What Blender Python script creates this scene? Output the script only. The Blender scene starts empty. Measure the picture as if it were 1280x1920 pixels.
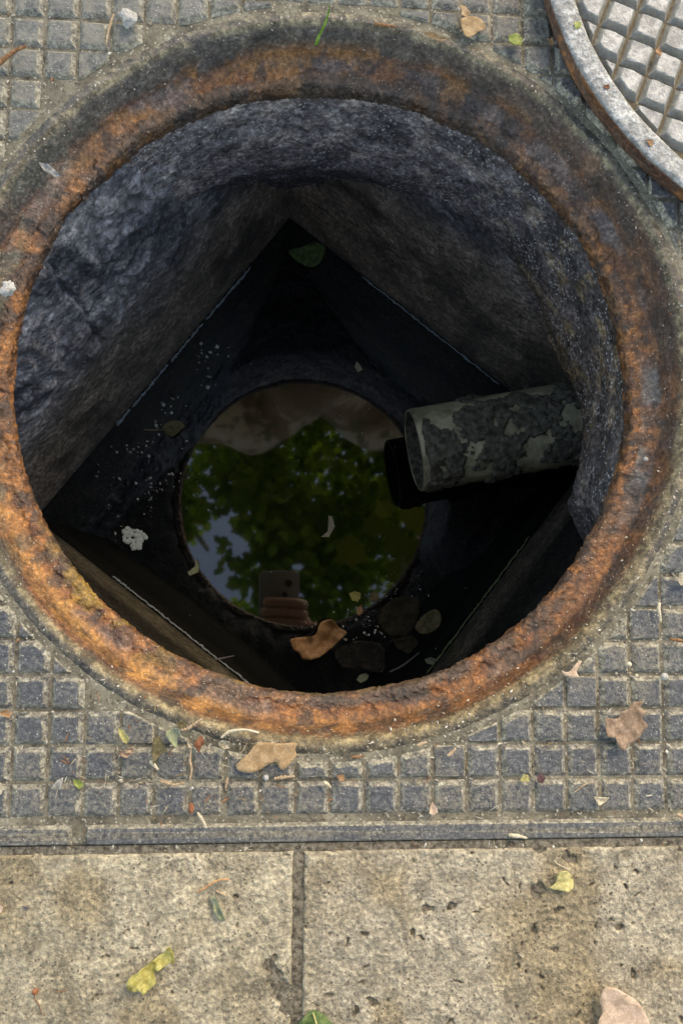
import bpy, bmesh, math, random
import numpy as np
from mathutils import Matrix, Vector, geometry

U = 0.19            # metres per scene unit (radius of the cast ring's outer seam)
sc = bpy.context.scene
R = math.radians

# ------------------------------------------------------------------ camera
cam_d = bpy.data.cameras.new("camera")
cam = bpy.data.objects.new("camera", cam_d)
sc.collection.objects.link(cam)
CAM_ROT = Matrix(((0.9976773, -0.0141541, -0.0666308),
                  (0.0079816, 0.9957263, -0.0920079),
                  (0.0676483, 0.0912624, 0.9935265)))
CAM_POS = Vector((-0.019855, -0.111644, 0.390621))
cam.matrix_world = Matrix.Translation(CAM_POS) @ CAM_ROT.to_4x4()
cam_d.sensor_fit = 'VERTICAL'
cam_d.sensor_height = 36.0
cam_d.lens = 36.0 * 1447.45 / 1920.0
cam_d.clip_start = 0.002
cam_d.clip_end = 400.0
sc.camera = cam

# ------------------------------------------------------------------ light
SUN_AZ = R(62)      # from +x towards +y
SUN_EL = R(42)
world = bpy.data.worlds.new("World")
sc.world = world
world.use_nodes = True
wn = world.node_tree
sky = wn.nodes.new('ShaderNodeTexSky')
sky.sky_type = 'NISHITA'
sky.sun_disc = False
sky.sun_elevation = SUN_EL
sky.sun_rotation = R(90) - SUN_AZ
sky.air_density = 1.0
sky.dust_density = 0.8
bg = wn.nodes['Background']
bg.inputs['Strength'].default_value = 0.15
wn.links.new(sky.outputs[0], bg.inputs['Color'])
sun_d = bpy.data.lights.new("sun", 'SUN')
sun_d.energy = 0.85
sun_d.angle = R(38)
sun_d.color = (1.0, 0.90, 0.74)
sun = bpy.data.objects.new("sun", sun_d)
sc.collection.objects.link(sun)
sd = Vector((math.cos(SUN_EL) * math.cos(SUN_AZ), math.cos(SUN_EL) * math.sin(SUN_AZ), math.sin(SUN_EL)))
sun.rotation_euler = sd.to_track_quat('Z', 'Y').to_euler()
sc.view_settings.view_transform = 'Standard'
sc.view_settings.look = 'None'
sc.view_settings.gamma = 1.0
sc.view_settings.use_curve_mapping = False
sc.view_settings.exposure = 1.85
sc.view_settings.use_white_balance = True           # the phone balanced for open shade
sc.view_settings.white_balance_temperature = 8600
sc.view_settings.white_balance_tint = 10
sc.render.engine = 'CYCLES'
sc.cycles.max_bounces = 6
sc.cycles.use_denoising = True

COL = sc.collection
rng = np.random.default_rng(11)
random.seed(5)

# ------------------------------------------------------------------ numpy noise
def _h(ix, iy, iz, seed):
    h = (ix.astype(np.int64) * 374761393 + iy.astype(np.int64) * 668265263 + iz.astype(np.int64) * 2147483647 + seed * 974711) & 0xffffffff
    h = ((h ^ (h >> 13)) * 1274126177) & 0xffffffff
    h = ((h ^ (h >> 16)) * 2246822519) & 0xffffffff
    return ((h ^ (h >> 15)) & 0xffffff) / float(0xffffff)

def vnoise(P, f=1.0, seed=0):
    P = np.asarray(P, float) * f + 100.0
    i = np.floor(P).astype(np.int64)
    t = P - i
    t = t * t * t * (t * (t * 6 - 15) + 10)
    x, y, z = i[..., 0], i[..., 1], i[..., 2]
    u, v, w = t[..., 0], t[..., 1], t[..., 2]
    def g(a, b, c): return _h(x + a, y + b, z + c, seed)
    x00 = g(0, 0, 0) * (1 - u) + g(1, 0, 0) * u
    x10 = g(0, 1, 0) * (1 - u) + g(1, 1, 0) * u
    x01 = g(0, 0, 1) * (1 - u) + g(1, 0, 1) * u
    x11 = g(0, 1, 1) * (1 - u) + g(1, 1, 1) * u
    return (x00 * (1 - v) + x10 * v) * (1 - w) + (x01 * (1 - v) + x11 * v) * w

def fbm(P, f=1.0, octv=4, seed=0, gain=0.5):
    s = 0.0; a = 1.0; n = 0.0
    for k in range(octv):
        s = s + a * vnoise(P, f * 2.03 ** k, seed + k * 17); n += a; a *= gain
    return s / n

def ridged(P, f=1.0, octv=4, seed=0):
    s = 0.0; a = 1.0; n = 0.0
    for k in range(octv):
        s = s + a * (1 - np.abs(2 * vnoise(P, f * 2.1 ** k, seed + k * 13) - 1)); n += a; a *= 0.55
    return s / n

def sstep(a, b, x):
    t = np.clip((x - a) / (b - a), 0, 1)
    return t * t * (3 - 2 * t)

def mixc(c, d, f):
    f = np.asarray(f)[..., None]
    return c * (1 - f) + np.asarray(d, float) * f

# ------------------------------------------------------------------ mesh helpers
def link(name, me, parent=None, loc=(0, 0, 0)):
    o = bpy.data.objects.new(name, me)
    COL.objects.link(o)
    o.location = loc
    if parent is not None:
        o.parent = parent
        o.matrix_parent_inverse = Matrix.Translation(-parent.location)
    return o

def tag(o, label=None, cat=None, group=None, kind=None):
    if label: o['label'] = label
    if cat: o['category'] = cat
    if group: o['group'] = group
    if kind: o['kind'] = kind
    return o

def empty(name, loc, label, cat, group=None):
    o = bpy.data.objects.new(name, None)
    COL.objects.link(o)
    o.location = [v * U for v in loc]
    o.empty_display_size = 0.02
    return tag(o, label, cat, group)

def set_col(me, col):
    a = me.color_attributes.new('Col', 'FLOAT_COLOR', 'POINT')
    c = np.ones((len(me.vertices), 4), np.float32)
    c[:, :3] = np.clip(col, 0, 1)
    a.data.foreach_set('color', c.ravel())

def mesh_np(name, V, F, mat, col=None, smooth=True, scale=U):
    """V (n,3) in scene units, F (m,k) faces of one size or a list of faces"""
    me = bpy.data.meshes.new(name)
    V = np.asarray(V, float) * scale
    if isinstance(F, np.ndarray):
        m, k = F.shape
        me.vertices.add(len(V)); me.vertices.foreach_set('co', V.astype(np.float32).ravel())
        me.loops.add(m * k); me.loops.foreach_set('vertex_index', F.astype(np.int32).ravel())
        me.polygons.add(m)
        me.polygons.foreach_set('loop_start', np.arange(0, m * k, k, dtype=np.int32))
        me.update(calc_edges=True); me.validate()
    else:
        me.from_pydata(V.tolist(), [], [list(map(int, f)) for f in F])
        me.update()
    me.polygons.foreach_set('use_smooth', np.full(len(me.polygons), smooth))
    if col is not None: set_col(me, col)
    for m_ in (mat if isinstance(mat, (list, tuple)) else [mat]): me.materials.append(m_)
    return me

def grid_faces(n, m, wrap=False, flip=False):
    """n rows (u) x m columns (v); wrap closes u"""
    i = np.arange(n if wrap else n - 1)[:, None]; j = np.arange(m - 1)[None, :]
    a = i * m + j; b = ((i + 1) % n) * m + j
    F = np.stack([a, b, b + 1, a + 1], -1).reshape(-1, 4)
    return F[:, ::-1].copy() if flip else F

def inset(poly, d):
    """inset a convex counter-clockwise polygon; None if it collapses"""
    n = len(poly); L = []
    for i in range(n):
        p, q = Vector(poly[i]), Vector(poly[(i + 1) % n])
        e = (q - p)
        if e.length < 1e-6: continue
        e.normalize(); nrm = Vector((-e.y, e.x))
        L.append((p + nrm * d, e))
    out = []
    for i in range(len(L)):
        (p, e), (q, g) = L[i - 1], L[i]
        den = e.x * g.y - e.y * g.x
        if abs(den) < 1e-6: return None
        t = ((q.x - p.x) * g.y - (q.y - p.y) * g.x) / den
        out.append((p.x + e.x * t, p.y + e.y * t))
    n = len(out)
    if n < 3: return None
    ar = sum(out[i][0] * out[(i + 1) % n][1] - out[(i + 1) % n][0] * out[i][1] for i in range(n)) / 2
    if ar < 2e-5: return None
    for i in range(n):   # edges must keep their direction
        e = Vector(out[(i + 1) % n]) - Vector(out[i])
        if e.dot(L[i][1]) < 0: return None
    return out

def clip(poly, nx, ny, d, keep_less=False):
    out = []; n = len(poly); s = -1 if keep_less else 1
    for i in range(n):
        p, q = poly[i], poly[(i + 1) % n]
        a = s * (p[0] * nx + p[1] * ny - d); b = s * (q[0] * nx + q[1] * ny - d)
        if a >= 0: out.append(p)
        if a * b < 0:
            t = a / (a - b); out.append((p[0] + (q[0] - p[0]) * t, p[1] + (q[1] - p[1]) * t))
    return out

def area(poly):
    n = len(poly)
    return sum(poly[i][0] * poly[(i + 1) % n][1] - poly[(i + 1) % n][0] * poly[i][1] for i in range(n)) / 2

def stud_geo(poly, h, z0=0.0, bev=0.0125, seed=0, wear=1.0, sub=4):
    """truncated pyramid over a convex polygon with a softened, worn crown"""
    prof = ((0.0, 0.0), (.45, .45), (.86, .90), (1.04, .985), (1.25, 1.0), (2.3, 1.0))
    rings = [(poly, 0.0)]
    for f, k in prof[1:]:
        q = inset(poly, bev * f)
        if not q or len(q) != len(poly):
            if f > 2: continue
            return None
        rings.append((q, h * k))
    V = []; F = []; n = len(poly); m = n * sub
    rr = random.Random(seed * 7 + 3)
    cx = sum(p[0] for p in poly) / n; cy = sum(p[1] for p in poly) / n
    wob = [rr.uniform(-1, 1) for _ in range(m)]
    for ri, (r, z) in enumerate(rings):
        for i in range(n):
            p, q = r[i], r[(i + 1) % n]
            for k in range(sub):
                t = k / sub; x = p[0] + (q[0] - p[0]) * t; y = p[1] + (q[1] - p[1]) * t
                w = (wob[i * sub + k] * .0011 + rr.uniform(-.0006, .0006)) * wear * (0 if ri == 0 else 1)
                l = math.hypot(x - cx, y - cy) + 1e-6
                corner = .0016 * wear if k == 0 and ri in (1, 2, 3, 4) else 0
                x += (x - cx) / l * (w - corner); y += (y - cy) / l * (w - corner)
                V.append((x, y, z0 + z + (rr.uniform(-.0006, .0005) * wear if ri > 1 else 0)))
    for k in range(len(rings) - 1):
        for i in range(m):
            j = (i + 1) % m
            F.append((k * m + i, k * m + j, (k + 1) * m + j, (k + 1) * m + i))
    b = (len(rings) - 1) * m; c = len(V); V.append((cx, cy, z0 + h + rr.uniform(-.0008, .0002)))
    for i in range(m): F.append((b + i, b + (i + 1) % m, c))
    return V, F

def tube(pts, radii, sides=8, caps=True, jitter=0.0, seed=0):
    pts = [Vector(p) for p in pts]; n = len(pts); V = []; F = []
    up = Vector((0, 0, 1)); rr = random.Random(seed)
    for i, p in enumerate(pts):
        t = (pts[min(i + 1, n - 1)] - pts[max(i - 1, 0)]).normalized()
        s = t.cross(up)
        if s.length < .05: s = t.cross(Vector((1, 0, 0)))
        s.normalize(); w = s.cross(t)
        for k in range(sides):
            a = 2 * math.pi * k / sides
            r = radii[i] * (1 + jitter * (rr.random() - .5))
            V.append(p + (s * math.cos(a) + w * math.sin(a)) * r)
    for i in range(n - 1):
        for k in range(sides):
            a, b = i * sides + k, i * sides + (k + 1) % sides
            F.append((a, b, b + sides, a + sides))
    if caps:
        F.append(tuple(range(sides))[::-1]); F.append(tuple(range((n - 1) * sides, n * sides)))
    return [tuple(v) for v in V], F

def smooth_path(pts, per=6):
    """Catmull-Rom through 2D or 3D points"""
    P = [Vector(p) for p in pts]
    P = [P[0] * 2 - P[1]] + P + [P[-1] * 2 - P[-2]]
    out = []
    for i in range(1, len(P) - 2):
        for k in range(per):
            t = k / per
            a, b, c, d = P[i - 1], P[i], P[i + 1], P[i + 2]
            out.append(.5 * ((2 * b) + (c - a) * t + (2 * a - 5 * b + 4 * c - d) * t * t + (3 * b - a - 3 * c + d) * t ** 3))
    out.append(P[-2])
    return out

# ------------------------------------------------------------------ materials
class NT:
    def __init__(self, name):
        self.m = bpy.data.materials.new(name); self.m.use_nodes = True
        self.t = self.m.node_tree; self.b = self.t.nodes['Principled BSDF']
        self.out = self.t.nodes['Material Output']
        self._tc = None
    def n(self, kind, **kw):
        x = self.t.nodes.new('ShaderNode' + kind)
        for k, v in kw.items(): setattr(x, k, v)
        return x
    def l(self, a, b): self.t.links.new(a, b)
    def coord(self):
        if self._tc is None: self._tc = self.n('NewGeometry').outputs['Position']
        return self._tc
    def noise(self, scale, detail=6, rough=.6, dist=0.0, vec=None):
        x = self.n('TexNoise'); x.inputs['Scale'].default_value = scale; x.inputs['Detail'].default_value = detail
        x.inputs['Roughness'].default_value = rough; x.inputs['Distortion'].default_value = dist
        self.l(vec or self.coord(), x.inputs['Vector']); return x.outputs['Fac']
    def voro(self, scale, feature='F1', vec=None, out='Distance'):
        x = self.n('TexVoronoi', feature=feature); x.inputs['Scale'].default_value = scale
        self.l(vec or self.coord(), x.inputs['Vector']); return x.outputs[out]
    def ramp(self, fac, stops, interp='LINEAR'):
        x = self.n('ValToRGB'); x.color_ramp.interpolation = interp
        e = x.color_ramp.elements
        while len(e) < len(stops): e.new(.5)
        for el, (p, c) in zip(e, stops):
            el.position = p; el.color = (c, c, c, 1) if isinstance(c, (int, float)) else (*c, 1)
        self.l(fac, x.inputs['Fac']); return x.outputs['Color']
    def mix(self, a, b, fac, mode='MIX'):
        x = self.n('Mix', data_type='RGBA', blend_type=mode)
        for s, v in ((x.inputs['Factor'], fac), (x.inputs['A'], a), (x.inputs['B'], b)):
            if hasattr(v, 'links'): self.l(v, s)
            elif isinstance(v, (int, float)): s.default_value = v
            else: s.default_value = (*v, 1)
        return x.outputs['Result']
    def math(self, op, a, b=0.0):
        x = self.n('Math', operation=op)
        for s, v in zip(x.inputs, (a, b)):
            if hasattr(v, 'links'): self.l(v, s)
            else: s.default_value = v
        return x.outputs[0]
    def vcol(self): return self.n('VertexColor', layer_name='Col').outputs['Color']
    def set(self, color=None, rough=None, spec=None, metal=None):
        for k, v in (('Base Color', color), ('Roughness', rough), ('Specular IOR Level', spec), ('Metallic', metal)):
            if v is None: continue
            s = self.b.inputs[k]
            if hasattr(v, 'links'): self.l(v, s)
            elif isinstance(v, (int, float)): s.default_value = v
            else: s.default_value = (*v, 1)
        return self
    def bump(self, h, strength=.5, dist=.001):
        x = self.n('Bump'); x.inputs['Strength'].default_value = strength; x.inputs['Distance'].default_value = dist
        self.l(h, x.inputs['Height'])
        if self.b.inputs['Normal'].links:
            self.l(self.b.inputs['Normal'].links[0].from_socket, x.inputs['Normal'])
        self.l(x.outputs[0], self.b.inputs['Normal'])
        return self
M = {}

def m_iron():
    t = NT('cast_iron')                                    # slate grey casting, dust on its slopes
    big = t.noise(24, 4, .6); mid = t.noise(130, 5, .75); fine = t.noise(420, 4, .8)
    c = t.ramp(fine, [(.36, (.050, .052, .058)), (.47, (.084, .087, .092)), (.56, (.118, .119, .119)), (.66, (.22, .212, .19))])
    info = t.n('ObjectInfo')
    c = t.mix(c, t.mix(c, (.62, .64, .70), 1.0, 'MULTIPLY'), t.math('MULTIPLY', info.outputs['Random'], .7))
    c = t.mix(c, t.ramp(mid, [(.38, .6), (.5, 1.0), (.62, 1.5)]), .5, 'MULTIPLY')
    # film of pale dust, thickest towards the far left corner of the plate
    sep = t.n('SeparateXYZ'); t.l(t.coord(), sep.inputs[0])
    corner = t.math('SUBTRACT', sep.outputs['Y'], t.math('MULTIPLY', sep.outputs['X'], .6))
    film = t.math('MULTIPLY', t.ramp(corner, [(.05, .0), (.26, .6)]), t.ramp(mid, [(.38, .2), (.56, 1.0)]))
    c = t.mix(c, (.26, .245, .195), film)
    c = t.mix(c, (.21, .185, .135), t.math('MULTIPLY', t.ramp(big, [(.46, 0.0), (.60, .8)]), t.ramp(fine, [(.42, .0), (.55, .8)])))
    sp = t.ramp(t.voro(560), [(.10, 1.0), (.24, 0.0)])
    c = t.mix(c, (.55, .52, .45), t.math('MULTIPLY', sp, t.ramp(t.noise(90, 3, .7), [(.46, 0.0), (.56, .75)])))
    nz = t.n('SeparateXYZ'); t.l(t.n('NewGeometry').outputs['Normal'], nz.inputs[0])
    slope = t.ramp(nz.outputs['Z'], [(.74, 1.0), (.985, 0.0)])
    dn = t.ramp(t.noise(260, 5, .8), [(.38, .0), (.52, 1.0)])
    dust = t.ramp(fine, [(.38, (.13, .115, .085)), (.50, (.27, .245, .18)), (.62, (.50, .46, .36))])
    c = t.mix(c, dust, t.math('MULTIPLY', t.math('MULTIPLY', slope, dn), .9))
    t.set(c, t.ramp(mid, [(.4, .42), (.6, .75)]), .45)
    t.bump(fine, .9, .0012); t.bump(t.noise(160, 4, .65), .5, .0016)
    return t.m

def m_groove():
    t = NT('dusty_plate')
    a = t.noise(60, 5, .65); b = t.noise(380, 5, .8)
    c = t.ramp(a, [(.36, (.12, .108, .082)), (.5, (.22, .197, .145)), (.64, (.34, .31, .23))])
    c = t.mix(c, (.05, .044, .036), t.ramp(b, [(.53, 0.0), (.62, .7)]))
    c = t.mix(c, (.52, .48, .38), t.ramp(t.voro(430), [(.16, .85), (.28, 0.0)]))
    t.set(c, .9, .2)
    t.bump(b, 1.0, .0018)
    return t.m

def m_vcol(name, rough=(.45, .8), spec=.5, fine=900, bump=.6, dist=.0006, speck=None, var=.5, wet=None):
    t = NT(name)
    c = t.vcol()
    f = t.noise(fine, 5, .7); g = t.noise(fine / 6, 4, .65)
    c = t.mix(c, t.ramp(f, [(.36, .25), (.5, .95), (.64, 2.3)]), var, 'MULTIPLY')
    c = t.mix(c, t.ramp(g, [(.38, .45), (.5, 1.0), (.62, 1.7)]), var * .8, 'MULTIPLY')
    if speck:
        col, sc_, thr, amt = speck
        s = t.ramp(t.voro(sc_), [(thr * .5, 1.0), (thr, 0.0)])
        s = t.math('MULTIPLY', s, t.ramp(t.noise(sc_ / 6, 4, .7), [(.44, 0.0), (.54, amt)]))
        c = t.mix(c, col, s)
    r = t.ramp(g if wet is None else t.noise(wet, 4, .7), [(.3, rough[0]), (.68, rough[1])])
    t.set(c, r, spec)
    t.bump(f, bump, dist); t.bump(g, bump * .8, dist * 3)
    return t.m

def m_plain(name, c0, c1, scale=300, rough=.7, spec=.3, bump=.3, dist=.0004, trans=0.0, veins=None):
    t = NT(name)
    g = t.noise(scale, 5, .65)
    c = t.ramp(g, [(.38, c0), (.62, c1)])
    if veins: c = t.mix(c, veins, t.math('MULTIPLY', t.ramp(t.voro(620, 'DISTANCE_TO_EDGE'), [(.02, 1.0), (.10, 0.0)]), .55))
    if veins: c = t.mix(c, veins, t.ramp(t.noise(scale * .35, 3, .6, 1.0), [(.58, 0.0), (.66, .7)]))
    t.set(c, rough, spec)
    t.bump(t.noise(scale * 3, 4, .7), bump, dist)
    if trans:
        tr = t.n('BsdfTranslucent'); t.l(c, tr.inputs['Color'])
        mx = t.n('MixShader'); mx.inputs[0].default_value = trans
        t.l(t.b.outputs[0], mx.inputs[1]); t.l(tr.outputs[0], mx.inputs[2]); t.l(mx.outputs[0], t.out.inputs['Surface'])
    return t.m

M['iron'] = m_iron()
M['groove'] = m_groove()
M['ring'] = m_vcol('rusty_ring', (.32, .70), .5, 420, 1.0, .0012, ((.50, .43, .33), 420, .20, .7), .55)
M['mortar'] = m_vcol('wet_mortar', (.36, .70), .5, 270, 1.0, .0026, ((.85, .80, .74), 400, .36, .85), .8)
M['wall'] = m_vcol('chamber_render', (.28, .62), .55, 230, 1.0, .0022, ((.50, .45, .38), 300, .20, .65), .7)
M['wall_near'] = m_vcol('matte_near_render', (.8, .95), .08, 210, .9, .0020, ((.35, .31, .25), 260, .15, .5), .6)  # dull finish without sky gloss, for the near walls with painted-in shade
M['slab'] = m_vcol('weathered_stone', (.75, .95), .25, 480, 1.0, .0012, ((.085, .072, .055), 400, .30, .85), .40)
M['lid'] = m_vcol('worn_lid', (.34, .62), .6, 420, 1.0, .0012, None, .55)
M['pipe'] = m_plain('grey_plastic', (.22, .195, .115), (.55, .49, .31), 48, .5, .45, .4)
M['mud'] = m_plain('dry_mud', (.055, .049, .036), (.19, .17, .125), 170, .85, .3, 1.0, .001)
M['scale'] = m_plain('lime_scale', (.14, .17, .19), (.34, .39, .42), 700, .7, .3, .5)
M['scale_green'] = m_plain('algae_line', (.10, .11, .05), (.26, .28, .13), 700, .7, .3, .5)
M['soil'] = m_plain('joint_dirt', (.09, .078, .060), (.32, .28, .21), 420, .95, .15, 1.0, .0015)

FLAKE={
 'tan_flat':(0.018,[(-0.2324,-1.049),(-0.228,-1.063),(-0.2025,-1.0697),(-0.1797,-1.0659),(-0.1595,-1.0545),(-0.1418,-1.0447),(-0.129,-1.0438),(-0.1211,-1.0598),(-0.1108,-1.0619),(-0.0982,-1.0515),(-0.0871,-1.0391),(-0.078,-1.0266),(-0.0823,-1.014),(-0.0784,-0.9954),(-0.099,-0.9953),(-0.1144,-0.9972),(-0.14,-0.9951),(-0.1682,-0.9934),(-0.1835,-0.9983),(-0.1984,-1.0183),(-0.2134,-1.0322)]),
 'brown_lobed':(0.02,[(0.7303,-0.9345),(0.7321,-0.9822),(0.7555,-0.9852),(0.7609,-1.0048),(0.7753,-1.0189),(0.7904,-1.005),(0.8113,-0.9939),(0.8266,-0.9743),(0.8449,-0.9574),(0.8307,-0.9348),(0.8431,-0.9179),(0.8285,-0.9094),(0.8367,-0.8924),(0.8111,-0.8952),(0.7958,-0.9121),(0.7749,-0.9205),(0.7656,-0.9374)]),
 'yellow_curled':(0.012,[(-0.4837,-1.5786),(-0.4808,-1.5527),(-0.4665,-1.5412),(-0.4447,-1.5346),(-0.4304,-1.5207),(-0.4086,-1.5093),(-0.3989,-1.5024),(-0.3873,-1.4788),(-0.3756,-1.4982),(-0.3725,-1.5197),(-0.3884,-1.5265),(-0.4054,-1.5356),(-0.4221,-1.5494),(-0.4155,-1.5661),(-0.4429,-1.5914),(-0.4504,-1.5877),(-0.4724,-1.5883)]),
 'pink_lobed':(0.03,[(0.6962,-1.6246),(0.7036,-1.607),(0.7178,-1.5999),(0.7386,-1.6046),(0.7594,-1.6165),(0.7835,-1.6301),(0.7972,-1.645),(0.8123,-1.6697),(0.8219,-1.699),(0.819,-1.7408),(0.7833,-1.7653),(0.731,-1.7701),(0.6935,-1.7434),(0.6877,-1.692),(0.6951,-1.6729),(0.7023,-1.6635),(0.6958,-1.6407)]),
 'green_bottom':(0.02,[(-0.0726,-1.6823),(-0.0604,-1.6634),(-0.0419,-1.6462),(-0.0279,-1.643),(-0.0106,-1.65),(0.0052,-1.6623),(0.0242,-1.685),(0.0213,-1.716),(-0.0221,-1.7382),(-0.0629,-1.7135)]),
 'yellow_pit':(0.012,[(0.6002,-1.3229),(0.625,-1.325),(0.6388,-1.3452),(0.6385,-1.3619),(0.6241,-1.3733),(0.5993,-1.3712),(0.5764,-1.3675),(0.5925,-1.3545),(0.5957,-1.3345)]),
 'blue_curl':(0.012,[(-0.2906,-1.375),(-0.2756,-1.3752),(-0.2652,-1.3924),(-0.2506,-1.4301),(-0.2644,-1.4298),(-0.2759,-1.4139),(-0.2827,-1.392)]),
 'tan_top':(0.02,[(0.3593,1.0106),(0.384,1.0207),(0.4167,1.014),(0.4313,0.989),(0.4082,0.9748),(0.3835,0.9561),(0.3672,0.968),(0.3608,0.9891)]),
 'tan_top_small':(0.02,[(0.3563,1.0562),(0.3719,1.0519),(0.3881,1.0296),(0.3758,1.0193),(0.3611,1.0236),(0.3636,1.041)]),
 'green_top':(0.02,[(0.4985,0.9715),(0.5192,0.977),(0.5355,0.965),(0.5352,0.9434),(0.5105,0.942),(0.4966,0.9541)]),
 'tan_sliver_top':(0.02,[(0.2492,0.9611),(0.2776,0.9628),(0.3182,0.9437),(0.3019,0.9402),(0.2735,0.9497)]),
 'y_bract':(0.02,[(0.6166,-0.8127),(0.6298,-0.8169),(0.6416,-0.8127),(0.6627,-0.7891),(0.673,-0.7899),(0.6578,-0.8141),(0.6613,-0.8297),(0.6443,-0.8277),(0.6266,-0.8269)]),
 'cream_right':(0.02,[(0.9377,-0.5722),(0.9399,-0.5531),(0.966,-0.5441),(0.9871,-0.5498),(0.983,-0.5791),(0.9448,-0.5868)]),
 'cream_horn':(0.02,[(0.6975,-1.1378),(0.74,-1.141),(0.728,-1.1519),(0.7103,-1.16)]),
 'pink_flame':(0.02,[(0.2627,-1.1741),(0.2667,-1.1579),(0.2724,-1.1444),(0.2815,-1.1592),(0.2865,-1.1717),(0.274,-1.1786)]),
 'yellow_bit':(0.02,[(0.5001,-1.0973),(0.5119,-1.0792),(0.5245,-1.081),(0.5266,-1.0975)]),
 'purple_bit':(0.02,[(0.5464,-1.0839),(0.561,-1.0758),(0.5695,-1.0896),(0.5606,-1.1034),(0.5491,-1.1005)]),
 'cream_husk':(0.02,[(-0.5302,-0.9575),(-0.5164,-0.96),(-0.4995,-0.9812),(-0.5052,-0.9973),(-0.5154,-0.9911),(-0.526,-0.9737)]),
 'husk_brown':(0.02,[(-0.5259,-1.0108),(-0.511,-1.0109),(-0.4912,-1.0048),(-0.4884,-1.0148),(-0.5029,-1.0283),(-0.5204,-1.0269)]),
 'brown_triangle':(0.022,[(-0.4391,-0.9787),(-0.4229,-0.975),(-0.4018,-1.0112),(-0.4227,-1.0234),(-0.4371,-1.0444),(-0.4422,-1.0159)]),
 'green_cup':(0.022,[(-0.4079,-0.9714),(-0.3995,-0.9584),(-0.3794,-0.9573),(-0.372,-0.969),(-0.3807,-0.984),(-0.3794,-1.0039),(-0.3857,-1.0026),(-0.3947,-0.9938)]),
 'olive_scrap':(0.02,[(-0.385,-0.9444),(-0.37,-0.9394),(-0.3584,-0.9482),(-0.3645,-0.957),(-0.3797,-0.9569)]),
 'red_bract':(0.022,[(-0.3368,-0.9954),(-0.3283,-0.9817),(-0.3196,-0.9763),(-0.3109,-0.9906),(-0.3201,-1.0042),(-0.3248,-1.0191),(-0.3314,-1.0079)]),
 'cream_beak':(0.02,[(-0.3565,-0.992),(-0.3458,-0.9958),(-0.3343,-1.0045),(-0.3455,-1.0095),(-0.3519,-1.0044)]),
 'pale_puff':(0.02,[(-0.2776,-0.9924),(-0.2651,-0.9862),(-0.2497,-0.99),(-0.2481,-1.0063),(-0.262,-1.0087),(-0.2748,-1.0024)]),
 'white_scrap':(0.02,[(-0.6848,-1.0963),(-0.6729,-1.0823),(-0.6607,-1.0771),(-0.6619,-1.0913),(-0.6666,-1.1071),(-0.6741,-1.0982)]),
 'green_chip':(0.02,[(-0.6363,-1.0827),(-0.6196,-1.0828),(-0.6077,-1.0953),(-0.6187,-1.1065),(-0.6315,-1.0968)]),
 'orange_bract':(0.02,[(-0.8237,-0.9182),(-0.8082,-0.9086),(-0.793,-0.9165),(-0.7966,-0.9301),(-0.8109,-0.9272)]),
 'pale_cross':(0.02,[(-0.8241,-1.0951),(-0.8122,-1.0882),(-0.8065,-1.097),(-0.7958,-1.1006),(-0.806,-1.1075),(-0.8108,-1.118),(-0.8233,-1.1126)]),
 'orange_chip':(0.02,[(0.0254,-1.0786),(0.0419,-1.0757),(0.0461,-1.0888),(0.0333,-1.0946)]),
 'lid_yellow':(0.12,[(0.6601,0.9631),(0.6708,0.9715),(0.6819,0.9644),(0.6778,0.9505),(0.6647,0.9477)]),
 'lid_orange':(0.12,[(0.8567,0.6324),(0.8736,0.6351),(0.8757,0.62),(0.8674,0.615)]),
 'lid_tan':(0.12,[(0.8889,0.8927),(0.9008,0.907),(0.9097,0.8919),(0.9037,0.8799)]),
 'lid_red':(0.12,[(0.7395,0.7854),(0.7545,0.7881),(0.7579,0.7767),(0.7448,0.776)]),
 'edge_tan':(0.02,[(0.6112,0.9664),(0.623,0.9732),(0.6285,0.9531),(0.6206,0.9466)]),
 'slab_grey_chip':(0.012,[(-0.7506,-1.3872),(-0.7323,-1.3911),(-0.7357,-1.397),(-0.7455,-1.3944)]),
 'pink_left':(0.012,[(-0.816,-1.3836),(-0.8064,-1.3826),(-0.7952,-1.3887),(-0.7983,-1.4006),(-0.8053,-1.4052),(-0.8151,-1.4026)]),
 'cream_speck_slab':(0.012,[(0.4943,-1.5291),(0.502,-1.526),(0.5131,-1.5344),(0.5053,-1.5382)]),
 'rim_white':(-0.03,[(-0.806,0.5579),(-0.7788,0.552),(-0.7414,0.5199),(-0.7593,0.5167),(-0.7915,0.5345)]),
}
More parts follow.
